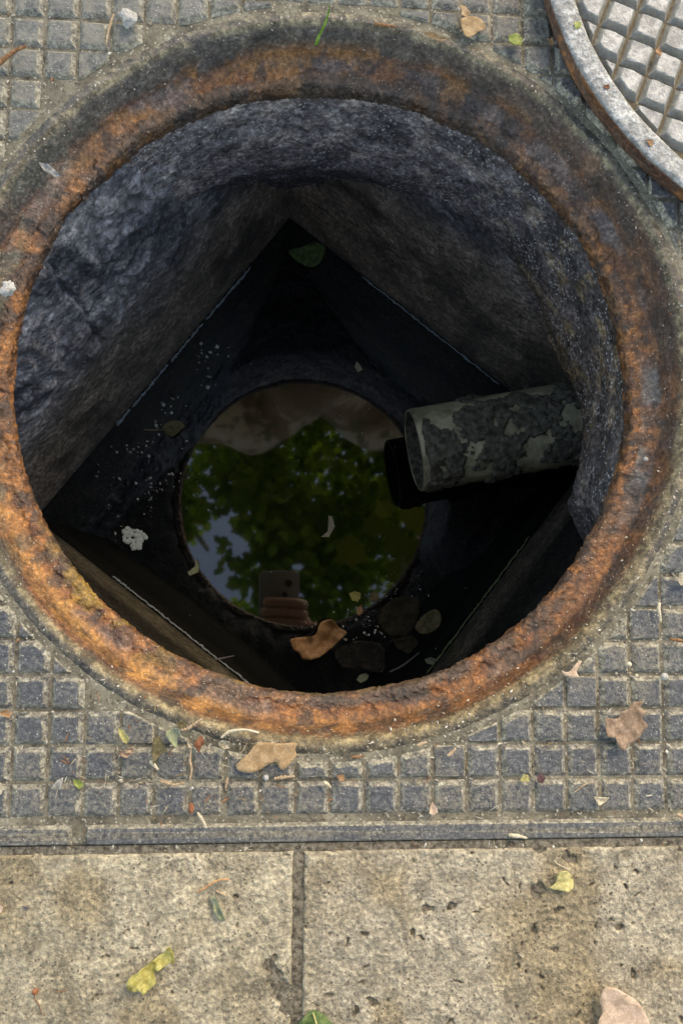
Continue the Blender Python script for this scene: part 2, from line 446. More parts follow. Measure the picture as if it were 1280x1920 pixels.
TWIG={
 'stick_left':(0.03,0.0058,[(-0.9286,0.78),(-0.9033,0.8015),(-0.8697,0.8336),(-0.8332,0.8563)]),
 'twig_top':(0.025,0.0031,[(-0.6054,0.9679),(-0.6147,0.937),(-0.6223,0.8975),(-0.6238,0.8779)]),
 'twig_ringtop':(0.02,0.0045,[(0.1126,0.9846),(0.14,0.982),(0.1764,0.9799)]),
 'catkin_upper':(0.03,0.0037,[(-0.3706,-0.9631),(-0.3507,-0.9552),(-0.3334,-0.9428),(-0.318,-0.9324)]),
 'catkin_flat':(0.022,0.0035,[(-0.4246,-1.0871),(-0.4057,-1.0932),(-0.3856,-1.0978),(-0.3594,-1.0936)]),
 'catkin_short':(0.02,0.0037,[(-0.3264,-1.1673),(-0.3173,-1.1802),(-0.3095,-1.1926),(-0.3029,-1.2061)]),
 'red_stem':(0.02,0.0032,[(-0.3455,-1.0107),(-0.3485,-1.0405),(-0.3436,-1.0616),(-0.3484,-1.0908)]),
 'white_curl':(0.02,0.0037,[(-0.2717,-0.9834),(-0.2552,-0.97),(-0.2325,-0.9641),(-0.2044,-0.9637),(-0.1736,-0.9714)]),
 'catkin_mid':(0.02,0.0043,[(-0.135,-1.0857),(-0.1131,-1.0824),(-0.0824,-1.0802)]),
 'twig_cream':(0.02,0.0048,[(-0.0079,-1.0943),(-0.0001,-1.1003),(0.0102,-1.1079)]),
 'twig_dark1':(0.02,0.0032,[(0.0613,-1.0336),(0.0768,-1.0327),(0.0965,-1.0308)]),
 'twig_rust':(0.02,0.0043,[(0.2321,-1.0064),(0.2437,-1.0014),(0.2584,-0.9964)]),
 'twig_groove':(0.012,0.0037,[(-0.2534,-1.0841),(-0.2557,-1.0966),(-0.2579,-1.1115)]),
 'stub_cream':(0.02,0.0043,[(-0.4477,-1.0386),(-0.4373,-1.0498),(-0.427,-1.061)]),
 'twig_tan_b':(0.02,0.0046,[(0.3115,-1.0325),(0.323,-1.0244),(0.3345,-1.0117)]),
 'stem_v':(0.02,0.004,[(0.892,-0.6323),(0.8884,-0.6498),(0.8918,-0.6671),(0.8934,-0.6851)]),
 'stick_right':(0.025,0.004,[(0.915,-0.7289),(0.936,-0.7317),(0.9598,-0.7374),(0.9778,-0.7402)]),
 'twig_edge':(0.015,0.0046,[(0.4723,-1.2342),(0.494,-1.2367),(0.5209,-1.2425)]),
 'twig_orange_r':(0.02,0.0052,[(0.9206,-1.1861),(0.9469,-1.1941),(0.9704,-1.1988)]),
 'hair':(0.02,0.0014,[(0.647,-1.129),(0.6736,-1.1099),(0.7118,-1.0981)]),
 'slab_catkin':(0.014,0.0029,[(-0.3231,-1.3639),(-0.3034,-1.351),(-0.2838,-1.3368),(-0.2639,-1.331),(-0.2432,-1.3343)]),
 'slab_bit':(0.014,0.0027,[(-0.277,-1.3604),(-0.2631,-1.3674),(-0.2491,-1.3754)]),
 'flower_stem':(0.014,0.0021,[(-0.7119,-1.5944),(-0.7101,-1.6085),(-0.6987,-1.6227),(-0.6953,-1.6368),(-0.6833,-1.6487)]),
 'slab_dash':(0.012,0.0016,[(-0.6621,-1.5944),(-0.6477,-1.5929),(-0.6309,-1.591)]),
 'grass':(0.0,0.0023,[(-0.0494,0.9286),(-0.0416,0.9461),(-0.0258,0.9745),(-0.0179,0.9947),(-0.0133,1.0147)]),
 'pit_hair':(0.015,0.0018,[(0.5918,-1.2983),(0.6029,-1.3102),(0.624,-1.3205),(0.6345,-1.3257)]),
}
BLOB={
 'dropping':(0.02,0.0222,(-0.5653,0.9561)),
 'pebble_a':(0.02,0.0098,(0.897,-0.8289)),
 'pebble_b':(0.02,0.0064,(0.8033,-0.7963)),
 'pebble_c':(0.012,0.0046,(0.827,-0.8269)),
 'seed':(0.022,0.0133,(-0.3415,-1.1548)),
 'ball_white':(-0.1,0.0071,(0.9213,-0.2228)),
 'flowerhead':(0.016,0.0075,(-0.708,-1.5884)),
 'wall_white':(-0.3,0.0157,(0.019,0.9266)),
 'pebble_d':(0.015,0.0075,(-0.155,-1.0832)),
 'pebble_e':(0.015,0.0043,(-0.3431,-1.1082)),
 'leftcluster':(-0.03,0.0171,(-0.8711,0.1984)),
}
FLOAT={
 'orange':[(-0.0941,-0.8694),(-0.0745,-0.8575),(-0.0269,-0.8534),(0.0287,-0.8414),(0.0519,-0.7821),(0.1077,-0.7644),(0.1481,-0.8054),(0.1843,-0.829),(0.1486,-0.8686),(0.109,-0.9081),(0.0695,-0.9396),(0.03,-0.9593),(-0.0017,-0.9633),(-0.0335,-0.9594),(-0.0497,-0.932),(-0.0777,-0.9125)],
 'foam':[(-0.9342,-0.3362),(-0.9138,-0.3182),(-0.8784,-0.332),(-0.8434,-0.3351),(-0.8178,-0.3703),(-0.8416,-0.3919),(-0.8443,-0.4168),(-0.8789,-0.4278),(-0.8972,-0.3997),(-0.9256,-0.3858)],
 'foam_hole':[(-0.9022,-0.3536),(-0.8814,-0.3498),(-0.8735,-0.3781),(-0.8873,-0.3818)],
 'scum_film':[(-1.0098,-0.4646),(-0.9942,-0.4149),(-0.9599,-0.4004),(-0.9306,-0.4425),(-0.8821,-0.4349),(-0.8594,-0.4913),(-0.868,-0.5478),(-0.9192,-0.5764),(-0.9752,-0.5628),(-1.0009,-0.5208)],
 'seed_leaf':[(0.2194,0.53),(0.2303,0.5644),(0.25,0.5422),(0.2613,0.5198),(0.2363,0.5049)],
 'brown_stem':[(-0.757,0.193),(-0.7187,0.2231),(-0.6689,0.2278),(-0.6396,0.2028),(-0.657,0.1842),(-0.7022,0.143),(-0.7384,0.1641)],
 'yellow':[(0.199,-0.6382),(0.2271,-0.626),(0.2594,-0.6362),(0.2579,-0.6617),(0.2435,-0.6778),(0.2153,-0.674)],
 'olive':[(0.5348,-0.8038),(0.5836,-0.7397),(0.6407,-0.7154),(0.6691,-0.7472),(0.6567,-0.8032),(0.5997,-0.8393),(0.5591,-0.8355)],
 'dark':[(0.3406,-0.7489),(0.4131,-0.6687),(0.5024,-0.6521),(0.5593,-0.6678),(0.5511,-0.7558),(0.5024,-0.8437),(0.4216,-0.8519),(0.3731,-0.8203)],
 'dark2':[(0.4216,-0.8677),(0.5186,-0.8436),(0.559,-0.8832),(0.5024,-0.9388),(0.4459,-0.9152)],
 'shiny':[(0.1252,-0.9317),(0.1808,-0.8922),(0.2768,-0.8722),(0.3653,-0.8917),(0.3816,-0.9627),(0.3657,-1.0257),(0.2936,-1.0179),(0.2295,-1.0101),(0.1817,-1.014),(0.1576,-0.9944)],
 'oval':[(0.2395,-1.0689),(0.2537,-1.0454),(0.2856,-1.0352),(0.3033,-1.0454),(0.2938,-1.0689),(0.2619,-1.0845)],
 'green_t':[(-0.1331,1.1431),(-0.0705,1.1673),(0.0063,1.1957),(0.0629,1.1724),(0.0356,1.084),(-0.0202,1.0602),(-0.0834,1.0869)],
 'scrap':[(-0.6097,-0.5384),(-0.5753,-0.5098),(-0.5658,-0.4671),(-0.5508,-0.5025),(-0.557,-0.538),(-0.5987,-0.556)],
 'petal':[(0.0552,-0.3538),(0.0893,-0.3247),(0.092,-0.2441),(0.1116,-0.2495),(0.1236,-0.3012),(0.0954,-0.3533)],
 'rust_bit':[(0.2397,-0.7097),(0.2637,-0.6936),(0.272,-0.7294),(0.252,-0.7494),(0.2374,-0.7375)],
 'olive2':[(0.2998,-0.6535),(0.3239,-0.6213),(0.3523,-0.6411),(0.3484,-0.6691),(0.3201,-0.6853)],
 'scrap2':[(0.5832,-0.9664),(0.6156,-0.9544),(0.6561,-0.9702),(0.6236,-0.994),(0.5953,-0.9861)],
}
FTWIG={
 'twig':(0.004,[(0.4058,-1.0296),(0.4782,-0.9941),(0.559,-0.9308)]),
 'hairb':(0.0022,[(-0.8489,0.18),(-0.8027,0.1788),(-0.7459,0.1801)]),
 'scratch':(0.0041,[(-0.5257,-0.9735),(-0.4471,-0.9656),(-0.3683,-0.9497)]),
}
WLINE={
 'TL':[(-1.0011,0.2014),(-0.9318,0.2772),(-0.8753,0.3476),(-0.8164,0.4406),(-0.7387,0.5459),(-0.6606,0.6605),(-0.5817,0.7703),(-0.4617,0.9137),(-0.3265,1.0563)],
 'TR':[(0.2557,1.0223),(0.4031,0.9084),(0.5732,0.7982),(0.7716,0.6456),(0.9983,0.4793)],
 'LB':[(-0.9999,-0.587),(-0.9003,-0.6785),(-0.7404,-0.7829),(-0.6203,-0.8612),(-0.4734,-0.9656),(-0.2599,-1.0962)],
 'RB':[(1.1576,-0.3545),(1.001,-0.5214),(0.8879,-0.694),(0.7624,-0.8566),(0.5975,-1.0439)],
}
PITS=[((0.2603,-1.4154),0.0099,0.0071),((0.3227,-1.41),0.0128,0.0085),((0.0957,-1.474),0.0064,0.0071),((0.2203,-1.4767),0.0057,0.0085),((0.2464,-1.487),0.0085,0.0028),((0.5419,-1.4769),0.0128,0.0114),((0.5902,-1.5273),0.0064,0.0057),((0.5504,-1.3778),0.0199,0.0213),((0.6062,-1.422),0.0107,0.0099),((0.6369,-1.299),0.0142,0.0114),((0.7661,-1.475),0.0099,0.0064),((0.5558,-1.2642),0.0142,0.0199),((0.7555,-1.2725),0.0071,0.005),((0.8914,-1.2676),0.005,0.005),((0.7854,-1.3686),0.0036,0.0071),((0.7694,-1.5676),0.0036,0.0064),((0.3423,-1.6015),0.0071,0.0028),((0.7973,-1.588),0.0057,0.0114),((0.1203,-1.642),0.0099,0.0071),((0.0833,-1.6665),0.0085,0.0142),((0.2154,-1.5867),0.0043,0.0036),((0.4987,-1.5612),0.0036,0.0064)]
PI = math.pi
# ================================================================== chamber geometry constants (scene units)
CH_C = np.array([.0581, -.0919]); CH_A = .915; CH_H = 1.0147
CU = np.array([math.cos(CH_A), math.sin(CH_A)]); CV = np.array([-math.sin(CH_A), math.cos(CH_A)])
NORMS = {'TR': CU, 'TL': CV, 'LB': -CU, 'RB': -CV}
WZ = -1.867
def square_r(th):
    d = np.stack([np.cos(th), np.sin(th)], -1); r = np.full(th.shape, 9.0)
    for n in NORMS.values():
        k = d @ n; dist = CH_H + CH_C @ n
        r = np.where(k > 1e-3, np.minimum(r, dist / np.maximum(k, 1e-3)), r)
    return r

# ------------------------------------------------------------------ ground sheet with the shaft's opening
def build_ground():
    q = 1.2512; far = 320.0
    rings = [q, 3, 8, 30, far]; V = []; F = []
    per = 8
    for r in rings:
        for k in range(4 * per):
            s, t = divmod(k, per); u = -1 + 2 * t / per
            p = [(u, -1), (1, u), (-u, 1), (-1, -u)][s]
            V.append((p[0] * r, p[1] * r, .004))
    n = 4 * per
    for a in range(len(rings) - 1):
        for k in range(n):
            F.append((a * n + k, (a + 1) * n + k, (a + 1) * n + (k + 1) % n, a * n + (k + 1) % n))
    o = link('ground', mesh_np('ground', V, F, M['soil'], smooth=False))
    tag(o, 'dark gritty soil under and around the paving', kind='structure')
build_ground()

# ------------------------------------------------------------------ stone slabs
def slab_colour(P, z):
    big = fbm(P, 1.6, 3, 3); mid = fbm(P, 9, 4, 5); f = fbm(P, 45, 3, 9)
    c = np.zeros(P.shape) + np.array([.46, .405, .30])
    c = mixc(c, [.48, .43, .33], sstep(.42, .66, mid) * .38)
    c = mixc(c, [.27, .22, .14], sstep(.52, .74, fbm(P, 5, 4, 21)) * .42)
    c = mixc(c, [.40, .36, .295], sstep(-.08, .0, P[:, 0]) * .5)             # the right slab is greyer
    c = mixc(c, [.30, .225, .12], sstep(.57, .72, fbm(P, 3.2, 3, 33)) * .55)  # ochre stains
    c = mixc(c, [.12, .108, .088], sstep(.58, .70, f) * .35)
    c = mixc(c, [.15, .125, .085], sstep(.58, .72, fbm(P, 14, 4, 71)) * .3)
    return c * np.array([.83, .815, .775])

def slab_mesh(x0, x1, y0, y1, xs, ys, pits=True, top=.012):
    n, m = len(xs), len(ys)
    X, Y = np.meshgrid(xs, ys, indexing='ij')
    P = np.stack([X, Y, np.zeros_like(X)], -1).reshape(-1, 3)
    z = top + .006 * (fbm(P, 4, 3, 2) - .5) + .0045 * (fbm(P, 40, 3, 4) - .5) + .0035 * (vnoise(P, 150, 8) - .5)
    # worn edges, wavy
    ex = np.minimum(P[:, 0] - x0, x1 - P[:, 0]); ey = np.minimum(P[:, 1] - y0, y1 - P[:, 1])
    e = np.minimum(ex, ey)
    wob = .010 * fbm(P, 26, 3, 6) + .002
    z -= .035 * np.clip(1 - e / wob, 0, 1) ** 2
    col = slab_colour(P, z)
    if pits:
        lst = [(c, a, b, .022) for c, a, b in PITS]
        rr = np.random.default_rng(3)
        for _ in range(520):
            a = .0015 + .0045 * rr.random() ** 3
            cx = rr.uniform(x0, x1); dens = 1.0 if cx > -.06 else .45
            if rr.random() > dens: continue
            lst.append(((cx, rr.uniform(-1.8, y1)), a, a * rr.uniform(.4, 1.6), .003 + a * .9))
        # shallow spall beside the joint
        for k in range(9): lst.append(((-.135 + .006 * k + .01 * math.sin(k * 2.1), -1.555 - .013 * k), .02, .014, .008))
        lst.append(((-.137, -1.545), .014, .019, .02))
        wx = .026 * (fbm(P, 55, 3, 51) - .5); wy = .026 * (fbm(P, 55, 3, 52) - .5)
        for (cx, cy), a, b, dep in lst:
            if not (x0 - .05 < cx < x1 + .05): continue
            s = (np.abs(P[:, 0] - cx) < a * 2 + .01) & (np.abs(P[:, 1] - cy) < b * 2 + .01)
            if not s.any(): continue
            d = np.hypot((P[s, 0] + wx[s] - cx) / a, (P[s, 1] + wy[s] - cy) / b)
            w = sstep(1.15, .65, d)
            z[s] -= dep * w
            if dep > .006: col[s] = mixc(col[s], [.085, .075, .062], w * .7)
    P[:, 2] = z
    # skirt down the four sides
    F = grid_faces(n, m)
    idx = np.arange(n * m).reshape(n, m)
    loop = np.concatenate([idx[:, 0], idx[-1, 1:], idx[-2::-1, -1], idx[0, -2:0:-1]])
    base = len(P)
    low = P[loop].copy(); low[:, 2] = -.16
    Fs = np.array([(loop[k], base + k, base + (k + 1) % len(loop), loop[(k + 1) % len(loop)]) for k in range(len(loop))])
    V = np.concatenate([P, low]); C = np.concatenate([col, col[loop] * .8])
    return V, np.concatenate([F, Fs]), C

pavement = bpy.data.objects.new('pavement', None); COL.objects.link(pavement)
tag(pavement, 'pale stone paving slabs laid around the cast iron frame', kind='structure')
def build_pavement():
    S = 1.6; J = -.070; g = .0105
    d = .0036
    def axis(a, b, lo, hi):
        lo, hi = max(a, lo), min(b, hi)
        out = list(np.linspace(a, lo, 7)[:-1]) if lo > a else []
        out += list(np.linspace(lo, hi, max(2, int((hi - lo) / d))))
        if hi < b: out += list(np.linspace(hi, b, 7)[1:])
        return np.array(out)
    y1 = -1.268
    for x0, x1 in ((J - S + g, J - g), (J + g, J + S - g)):
        xs = axis(x0, x1, -.96, 1.06); ys = axis(y1 - S, y1, -1.80, y1)
        V, F, C = slab_mesh(x0, x1, y1 - S, y1, xs, ys)
        link('slab', mesh_np('slab', V, F, M['slab'], C), pavement)
    # the slabs around, coarser; two variants shared
    def coarse(w, h):
        xs = np.linspace(-w / 2, w / 2, 40); ys = np.linspace(-h / 2, h / 2, 40)
        V, F, C = slab_mesh(-w / 2, w / 2, -h / 2, h / 2, xs, ys, pits=False)
        return mesh_np('slab_plain', V, F, M['slab'], C)
    full = coarse(S - 2 * g, S - 2 * g); side = coarse(S - 2 * g, 2.536 / 2 - g)
    def put(me, x, y):
        link('slab', me, pavement, (x * U, y * U, 0))
    for r in range(-3, 3):
        yb = (y1 - S / 2 - (-1 - r) * S - g) if r < 0 else (1.268 + S / 2 + r * S + g)
        for c in range(-4, 4):
            if r == -1 and c in (-1, 0): continue
            put(full, J + S / 2 + c * S, yb)
    for k in range(3):
        for y in (-.634, .634):
            put(side, 1.268 + S / 2 + k * S, y); put(side, -1.268 - S / 2 - k * S, y)
build_pavement()

# ================================================================== the cast frame
frame = empty('manhole_surround', (0, 0, 0), 'rusty square cast iron manhole surround with studded plate around the open round hole', 'manhole')
RB_OUT = 1.030
def build_plate():
    n, m = 720, 26
    th = np.linspace(0, 2 * PI, n, endpoint=False)
    rs = 1.252 / np.maximum(np.abs(np.cos(th)), np.abs(np.sin(th)))
    t = np.linspace(0, 1, m)[None, :]
    r = RB_OUT - .006 + (rs[:, None] - RB_OUT + .006) * t
    P = np.stack([r * np.cos(th)[:, None], r * np.sin(th)[:, None], np.zeros_like(r)], -1)
    P[..., 2] = .003 * (fbm(P, 30, 3, 7) - .5)
    skirt = P[:, -1:, :].copy(); skirt[..., 2] = -.2
    P = np.concatenate([P, skirt], 1)
    link('plate', mesh_np('plate', P.reshape(-1, 3), grid_faces(n, m + 1, True, flip=True), M['groove']), frame)
build_plate()

def build_ring():
    prof = [(1.038, -.02), (1.034, -.002), (1.028, .0010), (1.022, .0022), (1.014, .0035), (1.008, .0035), (1.004, .001), (1.000, -.005),
            (.995, -.010), (.989, -.022), (.984, -.040), (.979, -.060), (.974, -.080), (.968, -.096), (.958, -.106), (.946, -.112),
            (.934, -.115), (.926, -.116), (.918, -.117), (.909, -.119), (.901, -.123), (.896, -.131), (.894, -.146), (.896, -.165), (.903, -.19), (.93, -.21)]
    pr = np.array(prof)
    s = np.concatenate([[0], np.cumsum(np.hypot(*np.diff(pr, axis=0).T))]); s /= s[-1]
    m = 84; tt = np.linspace(0, 1, m)
    rr = np.interp(tt, s, pr[:, 0]); zz = np.interp(tt, s, pr[:, 1])
    sT = lambda i: s[i]                                      # arc length of a profile point
    SEAM, WALL1, SEAT1, LIP0, EDGE = sT(6), sT(13), sT(16), sT(17), sT(22)
    n = 1700
    th = np.linspace(0, 2 * PI, n, endpoint=False)[:, None]
    r = np.broadcast_to(rr, (n, m)).copy(); z = np.broadcast_to(zz, (n, m)).copy(); T = np.broadcast_to(tt, (n, m))
    P0 = np.stack([r * np.cos(th), r * np.sin(th), z], -1)
    D = lambda deg, w: np.exp(-((((np.degrees(th) - deg + 180) % 360) - 180) / w) ** 2) + 0 * T
    rough = fbm(P0, 22, 4, 41) - .5; fine = fbm(P0, 85, 3, 44) - .5; fl = ridged(P0, 13, 3, 47) - .6; pit = ridged(P0, 34, 3, 49) - .62
    k = sstep(SEAM + .02, WALL1, T)
    lip = sstep(SEAT1 - .02, LIP0 + .03, T) * sstep(.99, .90, T)
    far = np.clip(D(90, 50), 0, 1)
    dz = k * (.004 * rough + .005 * fine + .003 * pit) + lip * (.004 * rough + .006 * fine)
    # flakes: stepped scale where the rust lifts off in plates
    pl = fbm(P0, 6.5, 4, 58); plate = sstep(.50, .515, pl) - .5
    dz = dz + (k * .5 + lip * .4) * .007 * plate
    dr = k * (.005 * fine + .005 * fl) + lip * (.014 * (fbm(P0, 9, 5, 61) - .5) + .008 * fine) + .004 * sstep(.05, .3, T) * (fbm(P0, 6, 3, 66) - .5)
    z += dz + .0025 * fine * (1 - k) + .003 * (fbm(P0, 7, 2, 3) - .5) * (1 - k)
    r = r + dr
    P = np.stack([r * np.cos(th), r * np.sin(th), z], -1).reshape(-1, 3)
    # ---- colour: iron, sand, several rusts (each its own patchy layer)
    Pf = P0.reshape(-1, 3); Tf = T.reshape(-1); W = lambda d, w: D(d, w).reshape(-1)
    full = lambda c_: np.zeros_like(Pf) + np.array(c_)
    n1 = fbm(Pf, 6, 5, 101); n2 = fbm(Pf, 16, 5, 111); n3 = fbm(Pf, 42, 4, 121); n5 = ridged(Pf, 11, 4, 141)
    top = np.clip(W(90, 60) + .75 * W(140, 30), 0, 1); low = np.clip(W(220, 34) + .40 * W(262, 30), 0, 1)
    right = np.clip(W(5, 52) + .9 * W(312, 34), 0, 1); left = W(180, 36)
    wig = (n2 - .5) * .12
    wall = sstep(SEAM, SEAM + .03, Tf) * sstep(WALL1 + .05, WALL1 - .03, Tf + wig)
    seat = sstep(WALL1 - .05, WALL1 + .03, Tf + wig) * sstep(LIP0 + .04, LIP0 - .02, Tf + wig)
    lipm = sstep(LIP0 - .03, LIP0 + .03, Tf + wig)
    c = full([.085, .078, .082])
    c = mixc(c, [.15, .135, .125], sstep(.47, .66, n3) * .6)
    brown = mixc(full([.105, .050, .034]), [.195, .088, .046], sstep(.38, .62, n2))
    purple = mixc(full([.120, .082, .078]), [.19, .135, .125], sstep(.42, .62, n3))
    orange = mixc(full([.20, .084, .036]), [.33, .150, .056], sstep(.42, .62, n3))
    # wall: dark iron far away, brown elsewhere
    c = mixc(c, brown, wall * np.clip(1.0 - .95 * top * sstep(WALL1 + .02, WALL1 - .12, Tf + wig * 1.5), 0, 1))
    c = mixc(c, [.050, .045, .047], wall * sstep(.55, .68, n1) * .6)
    # seat
    c = mixc(c, mixc(purple, brown, sstep(.45, .60, n1)), seat)
    c = mixc(c, orange, seat * sstep(.48, .60, n1 + .12 * low + .10 * left + .01 * top - .03 * right) * np.clip(.40 + .5 * low + .4 * left, 0, 1))
    # orange shelf low on the near wall
    c = mixc(c, [.34, .175, .062], low * sstep(SEAM + .10, SEAM + .17, Tf) * sstep(WALL1 + .10, WALL1, Tf) * (.35 + .65 * sstep(.38, .58, n2)))
    # warm blooms creeping up the far wall
    c = mixc(c, [.27, .125, .045], top * sstep(.52, .62, fbm(Pf * np.array([1, 1, .35]), 11, 4, 161)) * sstep(SEAM + .12, WALL1, Tf) * .8)
    # blue-grey bare metal
    bare = sstep(.50, .57, fbm(Pf, 8, 4, 171)) * seat
    c = mixc(c, [.14, .175, .21], bare * np.clip(W(-10, 20) + .3 * W(28, 10), 0, 1) * .5)
    c = mixc(c, [.07, .095, .085], sstep(.50, .57, fbm(Pf, 7, 3, 181)) * left * np.clip(seat + wall, 0, 1) * .85)
    # lip crust
    crust = mixc(full([.12, .055, .030]), [.27, .115, .042], sstep(.40, .62, n3))
    crust = mixc(crust, [.065, .045, .038], sstep(.50, .64, n2) * .6)
    c = mixc(c, crust, lipm * np.clip(.55 + .5 * left + .45 * right + .30 * low - .30 * W(90, 40) - .25 * W(275, 25), 0, 1))
    c = mixc(c, [.075, .052, .042], lipm * W(95, 38) * (.55 + .45 * sstep(.4, .6, n2)))
    c = mixc(c, mixc(purple, [.055, .045, .045], sstep(.45, .6, n3)), lipm * np.clip(W(282, 36), 0, 1) * sstep(.38, .52, n2) * .85)
    # mustard lichen near-left and along the near edge
    c = mixc(c, [.36, .24, .035], (W(228, 15) * sstep(WALL1, WALL1 + .12, Tf) + .9 * W(258, 26) * sstep(LIP0 + .08, EDGE, Tf)) * sstep(.48, .60, n2) * .45)
    # dark scabs
    c = mixc(c, [.050, .040, .040], sstep(.56, .66, fbm(Pf, 19, 4, 151)) * np.clip(seat + lipm + wall * (1 - top), 0, 1) * .7)
    # sand in the seam and dust on the outer flange
    sand = mixc(full([.105, .090, .062]), [.24, .21, .148], sstep(.38, .62, n3))
    wseam = .020 + .055 * np.clip(W(318, 50) + .6 * W(255, 45), 0, 1) + .012 * top
    seam = np.exp(-((Tf - SEAM - .35 * wseam) / wseam) ** 2) * sstep(.25, .45, n2 + .10)
    c = mixc(c, sand, np.clip(seam, 0, 1) * .92)
    flange = sstep(SEAM - .02, SEAM - .05, Tf)
    iron = mixc(full([.065, .064, .062]), [.15, .14, .115], sstep(.42, .58, n3))
    iron = mixc(iron, [.055, .056, .060], .6 * W(215, 50))
    c = mixc(c, mixc(iron, sand, sstep(.54, .66, n2 + .06 * top + .06 * W(320, 40) - .12 * W(220, 45)) * .5), flange)
    c = c * np.array([1.0, .95, .82])
    c = mixc(c, c * np.array([.88, .82, .70]), W(285, 55))
    link('ring', mesh_np('ring', P, grid_faces(n, m, True, flip=True), M['ring'], c), frame)['label'] = 'round rusted seat ring with orange and brown crust'
build_ring()

PITCH = .0895; GX = -.707; GY = -.647; HALF = PITCH * .455
def build_studs():
    full = [(-HALF, -HALF), (HALF, -HALF), (HALF, HALF), (-HALF, HALF)]
    V, F = stud_geo(full, .0115)
    variants = [mesh_np('stud', *stud_geo(full, .0115, seed=k + 1), M['iron'], smooth=False) for k in range(10)]
    rr = random.Random(4); Vs = []; Fs = []
    RC = 1.050
    for i in range(-6, 22):
        for j in range(-6, 22):
            cx = GX + (i + .5) * PITCH; cy = GY + (j + .5) * PITCH
            if abs(cx) > 1.178 or abs(cy) > 1.178: continue
            corners = [(cx + p[0], cy + p[1]) for p in full]
            rs = [math.hypot(*p) for p in corners]
            if max(rs) < RC + .012: continue
            seen = -.99 < cx < 1.09 and cy < 1.17 and math.hypot(cx - 1.52, cy - 1.275) > .88
            if min(rs) >= RC:
                if seen:
                    o = link('stud', rr.choice(variants), frame, (cx * U, cy * U, .0005 * U))
                    o.scale = (1 + rr.uniform(-.03, .03), 1 + rr.uniform(-.03, .03), rr.uniform(.82, 1.12))
                    o.rotation_euler[2] = rr.uniform(-.02, .02) + rr.randint(0, 3) * PI / 2
                else:
                    b = len(Vs); Vs += [(v[0] + cx, v[1] + cy, v[2]) for v in V]; Fs += [tuple(k + b for k in f) for f in F]
                continue
            l = math.hypot(cx, cy); nx, ny = cx / l, cy / l
            loc = [(p[0], p[1]) for p in full]
            poly = clip(loc, nx, ny, RC - l)
            if len(poly) < 3 or area(poly) < PITCH ** 2 * .08: continue
            g = stud_geo(poly, .0145)
            if g is None: g = stud_geo(poly, .007, 0, .004)
            if g is None: continue
            if seen: link('stud', mesh_np('stud_cut', g[0], g[1], M['iron'], smooth=False), frame, (cx * U, cy * U, .0005 * U))
            else:
                b = len(Vs); Vs += [(v[0] + cx, v[1] + cy, v[2]) for v in g[0]]; Fs += [tuple(k + b for k in f) for f in g[1]]
    o = link('far_studs', mesh_np('far_studs', Vs, Fs, M['iron'], smooth=False), frame)
    o['kind'] = 'stuff'
    # smooth border rib along each side, the near one broken by a plug of mud
    def rib(x0, x1, y0, y1):
        nx = max(1, int((x1 - x0) / .05)); ny = max(1, int((y1 - y0) / .05))
        V, F = stud_geo([(x0, y0), (x1, y0), (x1, y1), (x0, y1)], .0125, 0, .007, 5, .7, 60)
        link('border_rib', mesh_np('border_rib', V, F, M['iron'], smooth=False), frame)
    a, b = 1.201, 1.2505
    rib(-b, -.640, -b, -a); rib(-.605, b, -b, -a); rib(-b, b, a, b); rib(-b, -a, -a + .004, a - .004); rib(a, b, -a + .004, a - .004)
build_studs()

